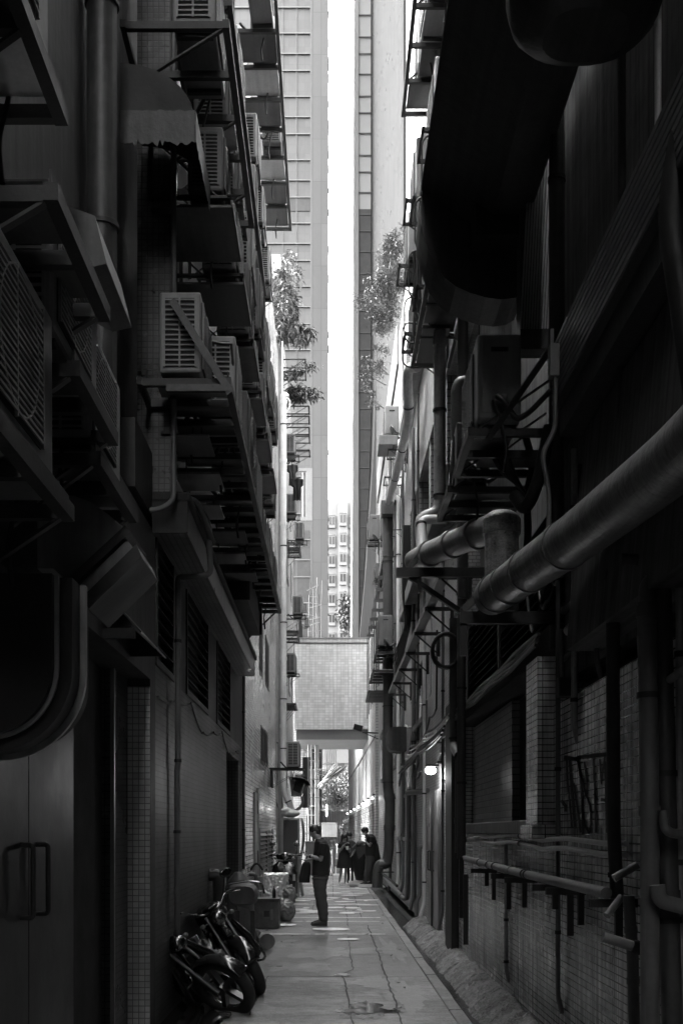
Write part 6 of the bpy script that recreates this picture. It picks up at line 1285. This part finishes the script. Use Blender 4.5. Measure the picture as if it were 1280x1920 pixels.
for nm, xa, xc, yb, yt, Y, dp, m_, l, cat in STL:
    a_, b_ = P(xa, yb, Y), P(xc, yt, Y); r_ = root(nm, ((a_.x + b_.x) / 2, Y, max(0, a_.z)), l, cat); z0 = a_.z if a_.z > .3 else 0
    MB().box(a_.x, b_.x, Y, Y + dp, z0, b_.z - .06).build('box_body', m_, r_, bevel=.02); MB().box(a_.x - .015, b_.x + .015, Y - .015, Y + dp + .01, b_.z - .06, b_.z).build('box_rim', m_, r_, bevel=.01)
    if z0 > 0: MB().box(a_.x + .05, a_.x + .1, Y + .1, Y + .15, 0, z0).box(b_.x - .1, b_.x - .05, Y + .1, Y + .15, 0, z0).build('stand', 'steel_mid', r_)
random.seed(31)
ORDW = ['first', 'second', 'third', 'fourth', 'fifth', 'sixth', 'seventh', 'eighth']
for i in range(22):
    px = 600 + (i * 7.3) % 40; Y = 44 + (i % 5) * 2.2; z = random.uniform(.5, 1.5) if i % 3 else random.uniform(.2, .6); p = P(px, 1600, Y); nm = ['jar', 'bucket', 'basket'][i % 3]
    r_ = root(nm, (p.x, Y, 0), '%s %s %s of the stall goods beyond the bridge' % (ORDW[i // 3], ['white', 'dull grey', 'dark'][i % 3], nm), nm, 'goods of the stall beyond the bridge')
    rr = random.uniform(.07, .14); MB().cyl((p.x, Y, 0), (p.x, Y, z * .8), rr * .8, rr, n=12).build('vessel', ['cloth_white', 'casing', 'pvc_grey'][i % 3], r_); MB().cyl((p.x, Y, z * .8), (p.x, Y, z * .8 + .05), rr * 1.06, n=12).build('lid', ['casing', 'pvc_grey', 'cloth_white'][(i + 1) % 3], r_)
for i, (px, Y, h_) in enumerate(((641, 49, 1.9), (648, 50, 1.5), (612, 43.2, 1.0))):
    c_ = P(px, 1600, Y); bush('potted_plant', ['tall', 'bushy', 'low'][i] + ' potted plant among the stall goods behind the people', (c_.x, Y, h_), (.22, .2, .3), 260, .12, .03, .1, [[(c_.x, Y, .3), (c_.x, Y, h_ - .2)]], 'potted plants by the stall', seed=60 + i)
br = root('broom_bundle', P(612, 1645, 40), 'bundle of dark brushes leaning low behind the front man', 'brooms')
for i in range(8): MB().bar(P(604 + i * 2.4, 1618, 40.2), P(602 + i * 3, 1643, 40), .03, .02).build('bristle', 'cloth_dark', br)
# covered motorbike beside the masked man
cvb = root('covered_motorbike', (.95, 36.8, 0), 'motorbike under a dark slack cover beside the masked young man', 'motorbike')
MB().loft([(P((a + c) / 2, y, 36.3) + Vector((0, dy, 0)), ((c - a) / 2 * 36.3 / FP, 0, 0), (0, .5, 0)) for a, c, y, dy in ((667, 688, 1652, .5), (664, 690, 1640, .5), (660, 692, 1625, .5), (658, 692, 1608, .5), (660, 690, 1596, .5), (663, 684, 1588, .5), (666, 680, 1582, .5))], 20, 2.5).build('cover', 'cloth_black', cvb, remesh=.03, smooth=1)
MB().tube([P(660, 1590, 35.8), P(668, 1582, 35.8), P(684, 1586, 35.8)], .02, 8).ell(P(676, 1581, 35.8), .14, .12, .08, 12, 8).build('handlebar', 'casing_dirty', cvb); MB().add([P(666, 1590, 35.75), P(684, 1585, 35.75), P(684, 1600, 35.72), P(672, 1612, 35.72)], [(0, 1, 2, 3)]).build('cover_flap', 'cloth_dark', cvb, solid=.01)
pl = root('wooden_board', (.9, 34, 0), 'pale flat board on the ground under the masked young man', 'board'); MB().box(.85, 1.6, 32.6, 34.4, .004, .03).build('board_sheet', 'casing', pl, bevel=.004); MB().box(.6, .84, 32.9, 34.4, .004, .02).build('edge_strip', 'steel_mid', pl)
# ================================================================ remove the kit originals
def kill(o):
    for c in list(o.children): kill(c)
    bpy.data.objects.remove(o)
for o in (AC, ACD, ACT, BKD, BKU): kill(o)
